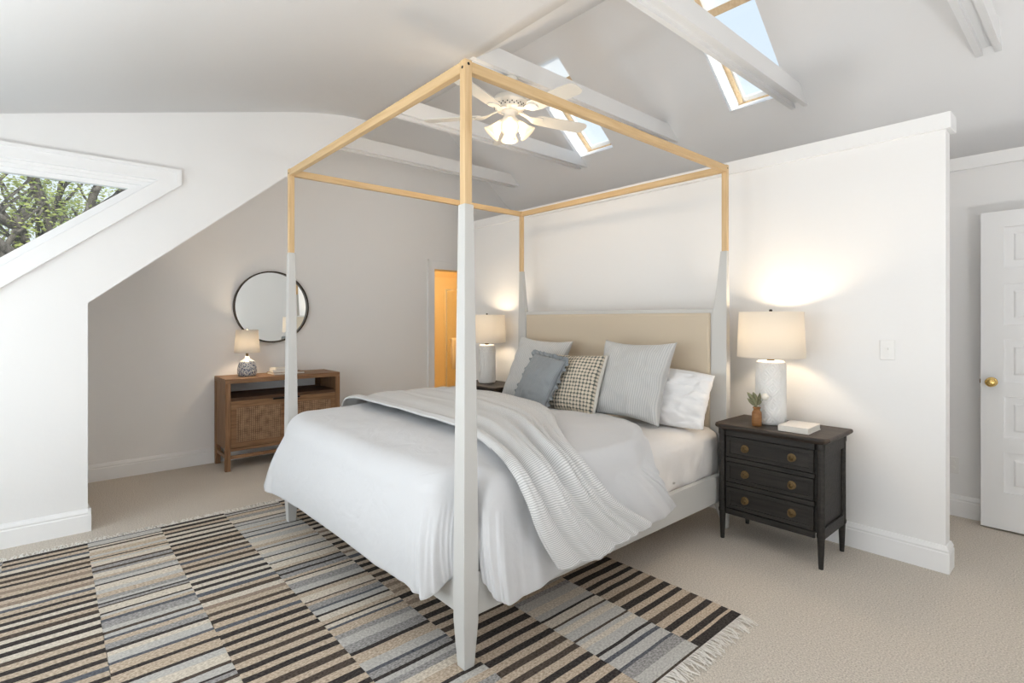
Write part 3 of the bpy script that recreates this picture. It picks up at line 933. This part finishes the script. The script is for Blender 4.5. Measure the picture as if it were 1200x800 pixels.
# rolled hem back inward
ring = []
for i, (xt, yt, xb, yb, zb) in enumerate(DUs):
    sx, sy = SPX(xt), SPY(yt); nx, ny_ = xt - sx, yt - sy; L = math.hypot(nx, ny_) or 1
    p = rings[-1][i]
    ring.append((p[0] - nx / L * .022, p[1] - ny_ / L * .022, p[2] + .002))
rings.append(ring)
bm = bmesh.new()
loft(bm, rings, cap=False)
duv = obj('duvet', bm, M_duvet, None, smooth=True, sub=1)
tag(duv, 'puffy white duvet covering the mattress and hanging over the bed rails', 'duvet')

# ------------------------------------------------------------------ throw
TR = [(-3.745, .58, 1.66, 2.42), (-3.735, .67, 1.64, 2.46), (-3.69, .745, 1.62, 2.50), (-3.58, .785, 1.61, 2.52), (-3.3, .80, 1.60, 2.54), (-2.9, .80, 1.60, 2.53), (-2.5, .80, 1.585, 2.42), (-2.15, .798, 1.545, 2.22), (-1.9, .785, 1.49, 2.00),
      (-1.73, .755, 1.44, 1.86), (-1.628, .70, 1.42, 1.83), (-1.575, .62, 1.43, 1.87), (-1.555, .54, 1.45, 1.95), (-1.545, .45, 1.495, 2.07), (-1.535, .36, 1.55, 2.20)]
def cat_open(P, sub):
    out = []
    for i in range(len(P) - 1):
        p0, p1, p2, p3 = P[max(i - 1, 0)], P[i], P[i + 1], P[min(i + 2, len(P) - 1)]
        for s in range(sub):
            t = s / sub
            out.append([0.5 * (2 * b + (c - a) * t + (2 * a - 5 * b + 4 * c - d) * t * t + (3 * b - a - 3 * c + d) * t ** 3) for a, b, c, d in zip(p0, p1, p2, p3)])
    out.append(list(P[-1]))
    return out
TRs = cat_open(TR, 9)
bm = bmesh.new(); uvl = bm.loops.layers.uv.new('UVMap')
NT = 150
grid = []; slen = 0; prev = None; uvs = {}
for i, (x, z, y0, y1) in enumerate(TRs):
    if prev: slen += math.hypot(x - prev[0], z - prev[1])
    prev = (x, z)
    i0, i1 = max(i - 1, 0), min(i + 1, len(TRs) - 1)
    tx, tz = TRs[i1][0] - TRs[i0][0], TRs[i1][1] - TRs[i0][1]
    L = math.hypot(tx, tz); nx, nz = -tz / L, tx / L
    row = []
    sfrac = i / (len(TRs) - 1)
    tight = 0.5 + 0.9 * max(0, 1 - abs(sfrac - .72) / .35)
    for j in range(NT + 1):
        t = j / NT
        # lengthwise folds: a few broad ones with a sharp pleat at t ~ .42 and ~.7
        drift = 0.06 * math.sin(sfrac * 5.0) + 0.03 * noise.noise(Vector((sfrac * 4, 0, 3)))
        tt = t + drift
        fold = 0.015 * math.sin(tt * 2 * PI * 3.4 + 0.8) + 0.017 * noise.noise(Vector((tt * 11, sfrac * 2.2, 1.5))) + 0.008 * noise.noise(Vector((tt * 22, sfrac * 4, 2.5)))
        pl1 = 0.030 * math.exp(-((tt - .46) / .042) ** 2) + 0.028 * math.exp(-((tt - .745) / .042) ** 2)
        edge = min(1, t / .04, (1 - t) / .04)
        off = 0.032 + (fold + pl1) * tight * edge + 0.016 * max(0, min(1, (x + 1.95) / .33)) + max(0, sfrac - .75) * .05
        y = y0 + (y1 - y0) * t - tight * edge * (0.018 * math.exp(-((tt - .49) / .038) ** 2) + 0.014 * math.exp(-((tt - .775) / .038) ** 2))
        zz = z
        hem = 0
        if sfrac > .85: hem = (sfrac - .85) / .15
        zz += hem * (-0.025 * math.sin(t * PI) + (0.018 if t > .58 else 0))
        base_bump = (duvet_top(x, y) - (0.715 + (ZT - 0.715))) * 0.5 if -3.55 < x < -1.8 else 0
        row.append(bm.verts.new((x + nx * off, y, zz + nz * off + base_bump)))
        uvs[row[-1]] = (t * .95, slen)
    grid.append(row)
for i in range(len(grid) - 1):
    for j in range(NT):
        f = bm.faces.new((grid[i][j], grid[i][j + 1], grid[i + 1][j + 1], grid[i + 1][j]))
        for lp in f.loops: lp[uvl].uv = uvs[lp.vert]
thr = obj('throw_blanket', bm, M_throw, None, smooth=True, solid=0.012, soff=1)
tag(thr, 'finely striped white and grey throw folded across the white duvet', 'blanket')

# ------------------------------------------------------------------ pillows
def pillow(name, w, h, t, m, ear=0.05, seed=1, wr=0.006, parent=None, sag=0.0, nn=44, earv=None, sharp=0.42, crumple=0.0):
    """upright pillow in local x (width), z (height), bulging in y"""
    bm = bmesh.new(); uvl = bm.loops.layers.uv.new('UVMap'); uvs = {}
    def P(u, v, s):
        # outline drawn in between the corners
        pu = u * (1 - ear * (1 - v * v) * abs(u) ** 3); pv = v * (1 - (ear if earv is None else earv) * (1 - u * u) * abs(v) ** 3)
        prof = max(0, (1 - u ** 2) * (1 - v ** 2)) ** sharp
        n1 = noise.noise(Vector((u * 2.3 + seed, v * 2.3, s * 3.0))) * wr * 2 + noise.noise(Vector((u * 6 + seed, v * 6, s * 5.0))) * wr
        if crumple: n1 -= crumple * max(0, 1 - abs(noise.noise(Vector((u * 2.0 + seed * 1.7 + .6 * noise.noise(Vector((u * 3, v * 3, 8))), v * 2.2, 4.0)))) * 5.0) * (1 - .5 * abs(u))
        z = pv * h / 2
        z -= sag * (1 - u * u) * (v + 1) / 2
        return (pu * w / 2, s * (t / 2 * prof + n1 * min(1, prof * 2)), z + h / 2)
    for s in (-1, 1):
        g = []
        for i in range(nn + 1):
            row = []
            for j in range(nn + 1):
                u = math.sin((2 * i / nn - 1) * PI / 2) * .35 + (2 * i / nn - 1) * .65
                v = math.sin((2 * j / nn - 1) * PI / 2) * .35 + (2 * j / nn - 1) * .65
                vv = bm.verts.new(P(u, v, s)); uvs[vv] = (u * w / 2, v * h / 2); row.append(vv)
            g.append(row)
        for i in range(nn):
            for j in range(nn):
                f = bm.faces.new((g[i][j], g[i + 1][j], g[i + 1][j + 1], g[i][j + 1]))
                for lp in f.loops: lp[uvl].uv = uvs[lp.vert]
    bmesh.ops.remove_doubles(bm, verts=bm.verts[:], dist=0.0004)
    return bm
def place(o, loc, lean, rz, roll=0):
    o.location = loc
    o.rotation_euler = (rad(lean), rad(roll), rad(rz))
# white sleeping pillow at the right
wp = obj('sleeping_pillow', pillow('p', 0.70, 0.36, 0.17, M_pillow, 0.04, 3, 0.014, earv=-0.10, crumple=0.016, nn=60), M_pillow, None, smooth=True)
place(wp, (-2.04, 3.10, 0.692), -22, 0, 1.5)
tag(wp, 'creased white sleeping pillow against the headboard beside the nearer nightstand', 'pillow')
# waffle shams
def sham_bm(seed): return pillow('s', 0.60, 0.58, 0.19, M_sham, 0.12, seed, 0.010)
s1 = obj('euro_sham', sham_bm(5), M_sham, None, smooth=True)
place(s1, (-2.20, 2.93, 0.69), -22, 0, 0)
tag(s1, 'large pale grey waffle-weave sham leaning beside the white pillow', 'pillow', 'waffle-weave shams')
s2 = s1.copy(); COL.objects.link(s2)
place(s2, (-3.20, 2.96, 0.69), -24, 2, 3)
s2['label'] = 'pale waffle-weave sham behind the small blue-grey ruffled pillow'
# knotted pillow
kp = thing('throw_pillow', 'square cream and dark knotted-wool pillow between the ruffled pillow and the sham', 'pillow')
obj('pillow_front', pillow('k', 0.47, 0.44, 0.16, M_nub, 0.05, 9, 0.004), M_nub, kp, smooth=True)
bm = pillow('kb', 0.485, 0.45, 0.13, M_cream, 0.05, 9, 0.004)
for v in bm.verts: v.co.y = v.co.y * .9 + .022
b2 = obj('pillow_back', bm, M_cream, kp, smooth=True); b2['label'] = 'plain cream backing'
place(kp, (-2.575, 2.78, 0.715), -24, 3, -2)
# blue-grey ruffled pillow
gp = thing('ruffled_pillow', 'small blue-grey pillow with a ruffled edge, leftmost in front', 'pillow')
obj('pillow_body', pillow('g', 0.40, 0.41, 0.15, M_grey, 0.02, 12, 0.006), M_grey, gp, smooth=True)
bm = bmesh.new(); uvl = bm.loops.layers.uv.new('UVMap')
n = 260; A = []; B = []; C = []
for i in range(n):
    t = i / n * 4
    sde, f = int(t), t - int(t)
    c = [(-.2, 0), (.2, 0), (.2, .41), (-.2, .41)]
    p, q = c[sde], c[(sde + 1) % 4]
    x, z = p[0] + (q[0] - p[0]) * f, p[1] + (q[1] - p[1]) * f
    dx, dz = x / .2, (z - .205) / .205
    m_ = max(abs(dx), abs(dz)); dx, dz = dx / m_, dz / m_
    if abs(dx) < .97: dx *= .35
    if abs(dz) < .97: dz *= .35
    wv = math.sin(i * 2 * PI / 10.4 + 1.2 * math.sin(i * .31)); 
    ln = .030 + .008 * noise.noise(Vector((i * .2, 1, 1)))
    A.append(bm.verts.new((x * .985, 0, .205 + (z - .205) * .985)))
    B.append(bm.verts.new((x + dx * ln * .5, wv * .010, z + dz * ln * .5)))
    C.append(bm.verts.new((x + dx * ln, wv * .017, z + dz * ln)))
for i in range(n):
    j = (i + 1) % n
    bm.faces.new((A[i], A[j], B[j], B[i])); bm.faces.new((B[i], B[j], C[j], C[i]))
obj('ruffle', bm, M_grey, gp, smooth=True, solid=0.003, soff=0, sub=1)
place(gp, (-2.865, 2.675, 0.73), -27, -10, 5)

# ------------------------------------------------------------------ nightstands
def nightstand():
    t = thing('nightstand', 'distressed black three-drawer nightstand on the near side of the bed, with a book on it', 'nightstand', (-1.333, 3.375, 0), 0, 'distressed black nightstands')
    hw, y0, y1 = 0.305, -0.195, 0.195
    # top with canted, moulded edge
    bm = bmesh.new()
    def outl(o):
        a, b = hw + o, 0.195 + o; c = 0.045
        return [(-a, b), (-a, -b + c), (-a + c * .35, -b + c * .3), (-a + c, -b), (a - c, -b), (a - c * .35, -b + c * .3), (a, -b + c), (a, b)]
    loft(bm, [[(x, y, z) for x, y in outl(o)] for o, z in ((0.006, .692), (0.014, .700), (0.022, .706), (0.025, .715), (0.023, .724), (0.018, .728))])
    obj('top', bm, M_darktop, t, bevel=0.002)
    bm = bmesh.new()
    box(bm, -hw + .02, hw - .02, y0 + .028, y1, 0.19, 0.693)     # carcass
    box(bm, -hw + .05, hw - .05, y0 + .008, y0 + .03, 0.655, .692) # frieze
    for z in (0.355, 0.51): box(bm, -hw + .05, hw - .05, y0 + .008, y0 + .03, z - .014, z + .012)
    box(bm, -hw + .05, hw - .05, y0 + .008, y0 + .03, 0.165, 0.2)
    # side panel frame
    for sx in (-1, 1):
        x = sx * (hw - .018)
        a, b = sorted((x, x + sx * .012))
        box(bm, a, b, y0 + .04, y1 - .03, .62, .69); box(bm, a, b, y0 + .04, y1 - .03, .165, .225)
    obj('carcass', bm, M_dark, t, bevel=0.002)
    for z0, z1 in ((0.208, 0.338), (0.372, 0.493), (0.527, 0.652)):
        dr = obj('drawer', bxm((-hw + .055, hw - .055, y0 + .012, y0 + .04, z0, z1)), M_dark, t, bevel=0.002)
        fr = prism([[(-hw + .055, z0), (hw - .055, z0), (hw - .055, z1), (-hw + .055, z1)], [(-hw + .078, z0 + .022), (hw - .078, z0 + .022), (hw - .078, z1 - .022), (-hw + .078, z1 - .022)]], lambda a, b, d: (a, d, b), y0 + .004, y0 + .013)
        obj('drawer_frame', fr, M_dark, dr, bevel=0.002)
        for kx in (-.135, .135):
            kb = lathe([(0.024, 0), (0.024, 0.003), (0.020, 0.006), (0.014, 0.004), (0.011, 0.006), (0.008, 0.012), (0.003, 0.016)], 20, Matrix.Translation((kx, y0 + .012, (z0 + z1) / 2)) @ R_y)
            tor = Matrix.Translation((kx, y0 - .001, (z0 + z1) / 2 - .003))
            pts = [tor @ Vector((.016 * math.cos(a), -.004, .016 * math.sin(a))) for a in [2 * PI * q / 20 for q in range(21)]]
            tube(kb, pts, .0028, 6)
            obj('drawer_pull', kb, M_brass, dr, smooth=True)
    for sx in (-1, 1):
        for sy in (-1, 1):
            cxx, cyy = sx * (hw - .022), (y0 + .024) if sy < 0 else (y1 - .02)
            bm = bmesh.new()
            seg = 20
            prof = [(0.012, 0), (0.0135, .03), (0.019, .165), (0.022, .172), (0.0235, .18), (0.0235, .188), (0.021, .196), (0.0205, .5), (0.0205, .655), (0.0235, .662), (0.0235, .692)]
            rings = []
            for r, z in prof:
                ring = []
                for q in range(seg):
                    a = 2 * PI * q / seg
                    rr = r * (1 - .06 * (q % 2)) if .03 < z < .16 or .2 < z < .65 else r
                    ring.append((cxx + rr * math.cos(a), cyy + rr * math.sin(a), z))
                rings.append(ring)
            loft(bm, rings)
            obj('leg', bm, M_dark, t)
    return t
ns = nightstand()
ns2 = copy_tree(ns); ns2.location = (-4.19, 3.385, 0)
ns2['label'] = 'distressed black nightstand on the far side of the bed, mostly behind the duvet'

# ------------------------------------------------------------------ big table lamps
def table_lamp():
    t = thing('table_lamp', 'white embossed ceramic table lamp on the near nightstand, beside the small vase', 'lamp', (-1.405, 3.41, 0.7285), 0, 'white ceramic bedside lamps')
    bm = bmesh.new(); seg, nz = 144, 130
    rings = [[(0.070 * math.cos(2 * PI * i / seg), 0.070 * math.sin(2 * PI * i / seg), 0.0) for i in range(seg)]]
    for k in range(nz + 1):
        z = k / nz * 0.395
        r0 = 0.086 - 0.003 * (z / .395) 
        if z < .012: r0 -= .008 * (1 - z / .012) ** 2
        if z > .383: r0 -= .014 * ((z - .383) / .012) ** 2
        ring = []
        for i in range(seg):
            a = i / seg
            u = abs((a * 6) % 1 - .5) * 2; v = abs((z / .115) % 1 - .5) * 2
            d = (u + v) * 2.5
            ridge = max(0, 1 - abs((d % 1) - .5) * 4.4) ** .7
            band = 1 if .015 < z < .38 else 0
            r = r0 + .0055 * ridge * band
            ring.append((r * math.cos(2 * PI * a), r * math.sin(2 * PI * a), z))
        rings.append(ring)
    loft(bm, rings)
    obj('base', bm, M_ceramic, t, smooth=True)
    obj('neck', lathe([(.022, .395), (.022, .408), (.012, .412), (.012, .475), (.016, .478), (.016, .51)], 20), M_brass, t)
    bm = bmesh.new()
    z0, z1, r0, r1, th = 0.415, 0.700, 0.196, 0.185, 0.0025
    sg = 64
    ring = lambda r, z: [(r * math.cos(2 * PI * i / sg), r * math.sin(2 * PI * i / sg), z) for i in range(sg)]
    loft(bm, [ring(r0, z0), ring(r0 - (r0 - r1) * .03, z0 + .008), ring(r1 + .0003, z1 - .008), ring(r1, z1), ring(r1 - th, z1), ring(r0 - th, z0), ring(r0, z0)], cap=False)
    bmesh.ops.remove_doubles(bm, verts=bm.verts[:], dist=1e-5)
    obj('lamp_shade', bm, M_shade, t, smooth=True)
    bm = bmesh.new()
    for q in range(3):
        a = q * 2 * PI / 3 + .4
        tube(bm, [(0, 0, .686), (r1 * .985 * math.cos(a), r1 * .985 * math.sin(a), .690)], .0018, 6)
    obj('harp', bm, M_brass, t)
    obj('finial', lathe([(.003, .684), (.003, .700), (.009, .702), (.010, .712), (.006, .716)], 14), M_black, t, smooth=True)
    obj('bulb', lathe([(.012, .505), (.014, .52), (.028, .55), (.030, .57), (.022, .59), (.006, .60)], 18), M_bulb, t, smooth=True)
    return t
LAMPW = 13.0
def lamp_light(loc, e, name='bedside_lamp_light', r=0.045):
    d = bpy.data.lights.new(name, 'POINT'); d.energy = e; d.color = (1.0, 0.78, 0.53); d.shadow_soft_size = r
    o = bpy.data.objects.new(name, d); COL.objects.link(o); o.location = loc
tl = table_lamp()
tl2 = copy_tree(tl); tl2.location = (-4.25, 3.40, 0.7285)
tl2['label'] = 'white ceramic table lamp on the far nightstand, half hidden by the bed post'
for L in (tl, tl2): lamp_light((L.location.x, L.location.y, L.location.z + .575), LAMPW)

# vase with sprigs, book
vs = thing('bud_vase', 'small turned brown wooden vase holding dried leaves and a white bud', 'vase', (-1.428, 3.265, 0.7285))
obj('vase_body', lathe([(.026, 0), (.028, .004), (.0285, .03), (.028, .078), (.024, .088), (.019, .094), (.0185, .104), (.023, .108), (.023, .114), (.017, .115), (.016, .10), (.015, .06)], 28), M_vase, vs, smooth=True)
def leaf(bm, base, tip, w_):
    base, tip = Vector(base), Vector(tip); d = tip - base
    sd = d.cross(Vector((0.2, -1, 0.3))).normalized()
    nn = d.cross(sd).normalized()
    L, C, R = [], [], []
    for i in range(7):
        t = i / 6; ww = w_ * math.sin(PI * min(1, t * .93 + .05)) ** .8
        c = base + d * t + nn * (.012 * math.sin(PI * t))
        L.append(bm.verts.new(c - sd * ww + nn * .003)); C.append(bm.verts.new(c)); R.append(bm.verts.new(c + sd * ww + nn * .003))
    for i in range(6):
        bm.faces.new((L[i], L[i + 1], C[i + 1], C[i])); bm.faces.new((C[i], C[i + 1], R[i + 1], R[i]))
for b_, t_, w_ in (((-.004, 0, .135), (-.055, -.01, .20), .013), ((-.002, 0, .14), (-.018, -.012, .205), .013), ((0, 0, .115), (-.05, -.02, .165), .012), ((.004, -.004, .125), (.03, -.03, .165), .011), ((0, .004, .13), (.01, .02, .20), .011), ((0, -.006, .118), (-.02, -.03, .175), .011)):
    bm = bmesh.new(); leaf(bm, b_, t_, w_); tube(bm, [(0, 0, .08), b_], .0012, 5)
    obj('leaf', bm, M_sprig, vs, smooth=True, solid=.0012, soff=0)
bm = bmesh.new(); tube(bm, [(0, 0, .08), (.02, 0, .14), (.042, .0, .172)], .0013, 5)
obj('stem', bm, M_sprig, vs)
obj('flower_bud', lathe([(.003, 0), (.017, .006), (.023, .018), (.020, .030), (.010, .036)], 16, Matrix.Translation((.04, 0, .166)) @ Matrix.Rotation(.5, 4, 'Y')), M_bud, vs, smooth=True)
def book(name, label, loc, rz, w_, d_, h_, mc, group=None):
    t = thing(name, label, 'book', loc, rz, group)
    c = 0.0028
    obj('pages', bxm((-w_ / 2 + .003, w_ / 2 - .004, -d_ / 2 + .004, d_ / 2 - .004, c, h_ - c)), M_paper, t)
    obj('cover', bxm((-w_ / 2, w_ / 2, -d_ / 2, d_ / 2, 0, c), (-w_ / 2, w_ / 2, -d_ / 2, d_ / 2, h_ - c, h_), (-w_ / 2, -w_ / 2 + .004, -d_ / 2, d_ / 2, 0, h_)), mc, t, bevel=0.001)
    return t
book('book', 'thick white book lying on the near nightstand beside the lamp', (-1.205, 3.325, 0.7285), rad(2), 0.165, 0.215, 0.034, M_cover)

# ------------------------------------------------------------------ console on the mirror wall
CX0, CX1, CY0, CY1 = XL + 0.025, -5.27, 1.195, 2.265
co = thing('console_cabinet', 'brown wooden console cabinet with two cane doors under the round mirror', 'cabinet', ((CX0 + CX1) / 2, (CY0 + CY1) / 2, 0))
dx, dy = (CX1 - CX0) / 2, (CY1 - CY0) / 2
obj('top', bxm((-dx, dx, -dy, dy, .795, .838)), M_wal_y, co, bevel=0.003)
for sx in (-1, 1):
    for sy in (-1, 1):
        x0, x1 = sorted((sx * dx, sx * (dx - .045))); y0, y1 = sorted((sy * dy, sy * (dy - .045)))
        obj('leg', bxm((x0, x1, y0, y1, 0, .795)), M_wal_z, co, bevel=0.002)
for sy in (-1, 1):
    y0, y1 = sorted((sy * (dy - .008), sy * (dy - .028)))
    obj('side_panel', bxm((-dx + .045, dx - .045, y0, y1, .195, .795)), M_wal_z, co)
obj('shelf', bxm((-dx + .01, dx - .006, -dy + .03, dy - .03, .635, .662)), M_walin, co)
obj('bottom_panel', bxm((-dx + .01, dx - .004, -dy + .03, dy - .03, .178, .205)), M_wal_y, co)
# back panel with a cable opening behind the open shelf
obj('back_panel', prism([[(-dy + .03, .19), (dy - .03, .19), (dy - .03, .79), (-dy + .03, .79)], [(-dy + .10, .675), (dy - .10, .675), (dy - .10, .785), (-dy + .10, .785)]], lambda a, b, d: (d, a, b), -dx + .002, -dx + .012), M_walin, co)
for y0, y1 in ((-dy + .047, -.002), (.002, dy - .047)):
    m_ = (y0 + y1) / 2
    dr = bpy.data.objects.new('door', None); COL.objects.link(dr); dr.parent = co
    e = .048
    fr = prism([[(y0, .208), (y1, .208), (y1, .632), (y0, .632)], [(y0 + e, .208 + e), (y1 - e, .208 + e), (y1 - e, .632 - e - .012), (y0 + e, .632 - e - .012)]], lambda a, b, d: (d, a, b), dx - .028, dx - .004)
    obj('door_frame', fr, M_wal_y, dr, bevel=0.002)
    obj('cane_panel', bxm((dx - .022, dx - .012, y0 + e, y1 - e, .208 + e, .632 - e - .012)), M_rattan, dr)
    hx = -.07 if m_ < 0 else .07
    obj('handle', bxm((dx - .006, dx + .012, hx - .055, hx + .055, .618, .632)), M_black, dr, bevel=0.002)
obj('stretcher', bxm((dx - .035, dx - .012, -dy + .045, dy - .045, .105, .135)), M_wal_y, co, bevel=0.002)
for sy in (-1, 1):
    y0, y1 = sorted((sy * (dy - .012), sy * (dy - .034)))
    obj('stretcher', bxm((-dx + .045, dx - .045, y0, y1, .105, .135)), M_wal_z, co, bevel=0.002)

# small lamp
sl = thing('small_table_lamp', 'small lamp with a blue mottled base on the console, in front of the mirror', 'lamp', (-5.48, 1.432, 0.838))
prof = [(.060, 0), (.078, .006), (.086, .03), (.087, .06), (.080, .10), (.070, .135), (.060, .148), (.046, .152)]
obj('base', lathe(prof, 40), M_speckle, sl, smooth=True)
obj('neck', lathe([(.046, .150), (.040, .158), (.024, .164), (.020, .172), (.019, .19)], 24), M_ceramatte, sl, smooth=True)
obj('socket', lathe([(.012, .188), (.012, .235), (.015, .238), (.015, .27)], 14), M_brass, sl)
bm = bmesh.new(); sg = 56
ring = lambda r, z: [(r * math.cos(2 * PI * i / sg), r * math.sin(2 * PI * i / sg), z) for i in range(sg)]
loft(bm, [ring(.113, .225), ring(.112, .231), ring(.098, .437), ring(.0975, .443), ring(.095, .443), ring(.1105, .225), ring(.113, .225)], cap=False)
bmesh.ops.remove_doubles(bm, verts=bm.verts[:], dist=1e-5)
obj('lamp_shade', bm, M_shade, sl, smooth=True)
bm = bmesh.new()
for q in range(3): tube(bm, [(0, 0, .43), (.096 * math.cos(q * 2.094), .096 * math.sin(q * 2.094), .434)], .0016, 6)
tube(bm, [(0, 0, .25), (0, 0, .43)], .002, 6)
obj('harp', bm, M_brass, sl)
obj('finial', lathe([(.004, .428), (.004, .444), (.009, .447), (.008, .458), (.003, .461)], 12), M_ceramatte, sl, smooth=True)
obj('bulb', lathe([(.010, .268), (.022, .295), (.024, .315), (.016, .335), (.004, .342)], 16), M_bulb, sl, smooth=True)
lamp_light((-5.48, 1.432, 0.838 + .32), 10.0, 'console_lamp_light', .035)

book('book', 'tan book at the bottom of the stack on the console', (-5.47, 1.79, 0.838), rad(2), 0.20, 0.30, 0.022, M_coverbrown, 'books stacked on the console')
book('book', 'pale grey book in the middle of the stack on the console', (-5.47, 1.765, 0.860), rad(-4), 0.17, 0.235, 0.024, M_covergrey, 'books stacked on the console')
book('book', 'small white book topmost in the stack on the console', (-5.475, 1.76, 0.884), rad(6), 0.14, 0.20, 0.018, M_cover, 'books stacked on the console')

# round mirror
mr = thing('round_mirror', 'large round mirror in a thin dark bronze frame above the console', 'mirror', (XL, 1.727, 1.511))
Rx = Matrix.Rotation(PI / 2, 4, 'Y')
bm = bmesh.new(); sg = 96
ring = lambda r, d_: [(d_, r * math.cos(2 * PI * i / sg), r * math.sin(2 * PI * i / sg)) for i in range(sg)]
loft(bm, [ring(.366, 0), ring(.366, .045), ring(.354, .045), ring(.352, .018), ring(.352, .0), ring(.366, 0)], cap=False)
bmesh.ops.remove_doubles(bm, verts=bm.verts[:], dist=1e-5)
obj('frame', bm, M_bronze, mr)
bm = bmesh.new(); loft(bm, [ring(.355, .004), ring(.355, .014)])
obj('mirror_glass', bm, M_mirror, mr)

# ------------------------------------------------------------------ ceiling fan
FX, FY = -2.93, 2.56
fan = thing('ceiling_fan', 'white five-blade ceiling fan with a lit four-glass light kit, hung from a beam', 'ceiling fan', (FX, FY, 3.165))
obj('canopy', lathe([(.012, -.075), (.030, -.068), (.055, -.035), (.062, -.008), (.062, 0)], 32), M_fan, fan, smooth=True)
obj('downrod', lathe([(.011, -.15), (.011, -.06)], 14), M_fan, fan)
obj('motor_housing', lathe([(.030, -.120), (.060, -.124), (.105, -.140), (.135, -.165), (.142, -.185), (.138, -.192), (.120, -.200), (.112, -.225), (.095, -.240), (.060, -.245)], 48), M_fan, fan, smooth=True)
bm = bmesh.new()
for q in range(22):
    a = q * 2 * PI / 22
    for rr, zz in ((.1165, -.210), (.113, -.222)):
        aa = a + (0 if zz > -.215 else .14)
        lathe_into(bm, [(.0045, -.004), (.0045, .003)], 8, Matrix.Translation((rr * math.cos(aa), rr * math.sin(aa), zz)) @ Matrix.Rotation(aa, 4, 'Z') @ Matrix.Rotation(PI / 2, 4, 'Y'))
vt = obj('vent_holes', bm, M_black, fan); vt['kind'] = 'stuff'
for q in range(5):
    a = rad(2 + 72 * q)
    R = Matrix.Rotation(a, 4, 'Z')
    T = R @ Matrix.Translation((0, 0, -.272)) @ Matrix.Rotation(rad(-11), 4, 'X')
    bm = bmesh.new()
    out = []
    for x, w_ in ((.215, .040), (.235, .058), (.28, .063), (.40, .066), (.55, .068), (.62, .066), (.645, .050), (.655, .030)):
        out.append((x, w_))
    rings = []
    for x, w_ in out:
        rings.append([T @ Vector((x, -w_, -.003)), T @ Vector((x, w_, -.003)), T @ Vector((x, w_, .003)), T @ Vector((x, -w_, .003))])
    loft(bm, rings)
    bl = obj('blade', bm, M_fan, fan)
    bm = bmesh.new()
    rings = []
    for x, w_, z in ((.085, .016, .034), (.13, .014, .020), (.17, .020, .002), (.205, .040, -.006), (.245, .046, -.006), (.27, .020, -.006)):
        rings.append([T @ Vector((x, -w_, z - .004)), T @ Vector((x, w_, z - .004)), T @ Vector((x, w_, z + .003)), T @ Vector((x, -w_, z + .003))])
    loft(bm, rings)
    obj('blade_iron', bm, M_fan, bl)
lk = obj('light_fitter', lathe([(.060, -.244), (.062, -.255), (.045, -.262), (.042, -.290), (.055, -.298), (.056, -.325), (.040, -.345), (.012, -.352)], 32), M_fan, fan, smooth=True)
for q in range(4):
    a = rad(-41 + 90 * q)
    T = Matrix.Rotation(a, 4, 'Z') @ Matrix.Translation((.050, 0, -.315)) @ Matrix.Rotation(rad(180 - 42), 4, 'Y')
    sh = bmesh.new(); sg = 28
    ringf = lambda r, z: [T @ Vector((r * math.cos(2 * PI * i / sg), r * math.sin(2 * PI * i / sg), z)) for i in range(sg)]
    pr = [(.022, .015), (.027, .03), (.036, .06), (.045, .09), (.057, .115), (.068, .130), (.066, .131), (.054, .114), (.042, .089), (.033, .06), (.024, .03), (.020, .016)]
    loft(sh, [ringf(r, z) for r, z in pr] + [ringf(*pr[0])], cap=False)
    bmesh.ops.remove_doubles(sh, verts=sh.verts[:], dist=1e-5)
    s_ = obj('glass_shade', sh, M_frost, fan, smooth=True)
    bm = bmesh.new(); lathe_into(bm, [(.018, -.005), (.020, .02), (.018, .032)], 18, T); obj('lamp_holder', bm, M_fan, s_)
    bm = bmesh.new(); lathe_into(bm, [(.010, .032), (.018, .05), (.026, .075), (.026, .092), (.014, .108), (.003, .111)], 16, T); obj('bulb', bm, M_bulb, s_, smooth=True)
for q in range(2):
    bm = bmesh.new(); x = .03 if q else -.025
    tube(bm, [(x, .02, -.34), (x, .02, -.44)], .0012, 5)
    lathe_into(bm, [(.003, 0), (.006, .006), (.004, .018), (.002, .02)], 10, Matrix.Translation((x, .02, -.46)))
    obj('pull_chain', bm, M_brass, fan)
lamp_light((FX, FY, 3.165 - .47), 8.0, 'fan_light', .08)

# ------------------------------------------------------------------ bathroom contents seen through the doorway
sd = thing('shower_door', 'chrome-framed glass shower door inside the golden bathroom', 'shower door', (-6.9, 4.68, 0))
obj('frame', bxm((-.015, .015, 0, .03, 0, 1.86), (-.015, .015, .75, .78, 0, 1.86), (-.015, .015, .03, .75, 1.835, 1.86), (-.015, .015, .03, .75, 0, .03)), M_chrome, sd)
obj('pane', bxm((-.003, .003, .03, .75, .03, 1.835)), M_glass, sd)
br = obj('towel_bar', bxm((.03, .042, .06, .72, 1.06, 1.072), (.0, .04, .07, .082, 1.06, 1.072), (.0, .04, .70, .712, 1.06, 1.072)), M_chrome, sd)
bm = bmesh.new()
rings = []
for x, z in ((.062, .60), (.060, .8), (.056, 1.04), (.046, 1.085), (.030, 1.085), (.022, 1.04), (.020, .85), (.020, .68)):
    rings.append([(x + .004 * math.sin(y * 40 + z * 3), y, z) for y in [.09 + .46 * q / 16 for q in range(17)]])
loft(bm, rings, cap=False, closed=False)
tw = obj('towel', bm, M_towel, None, smooth=True, solid=.012, soff=0)
tw.location = (-6.9, 4.68, 0)
tag(tw, 'cream towel hanging over the bar of the shower door', 'towel')
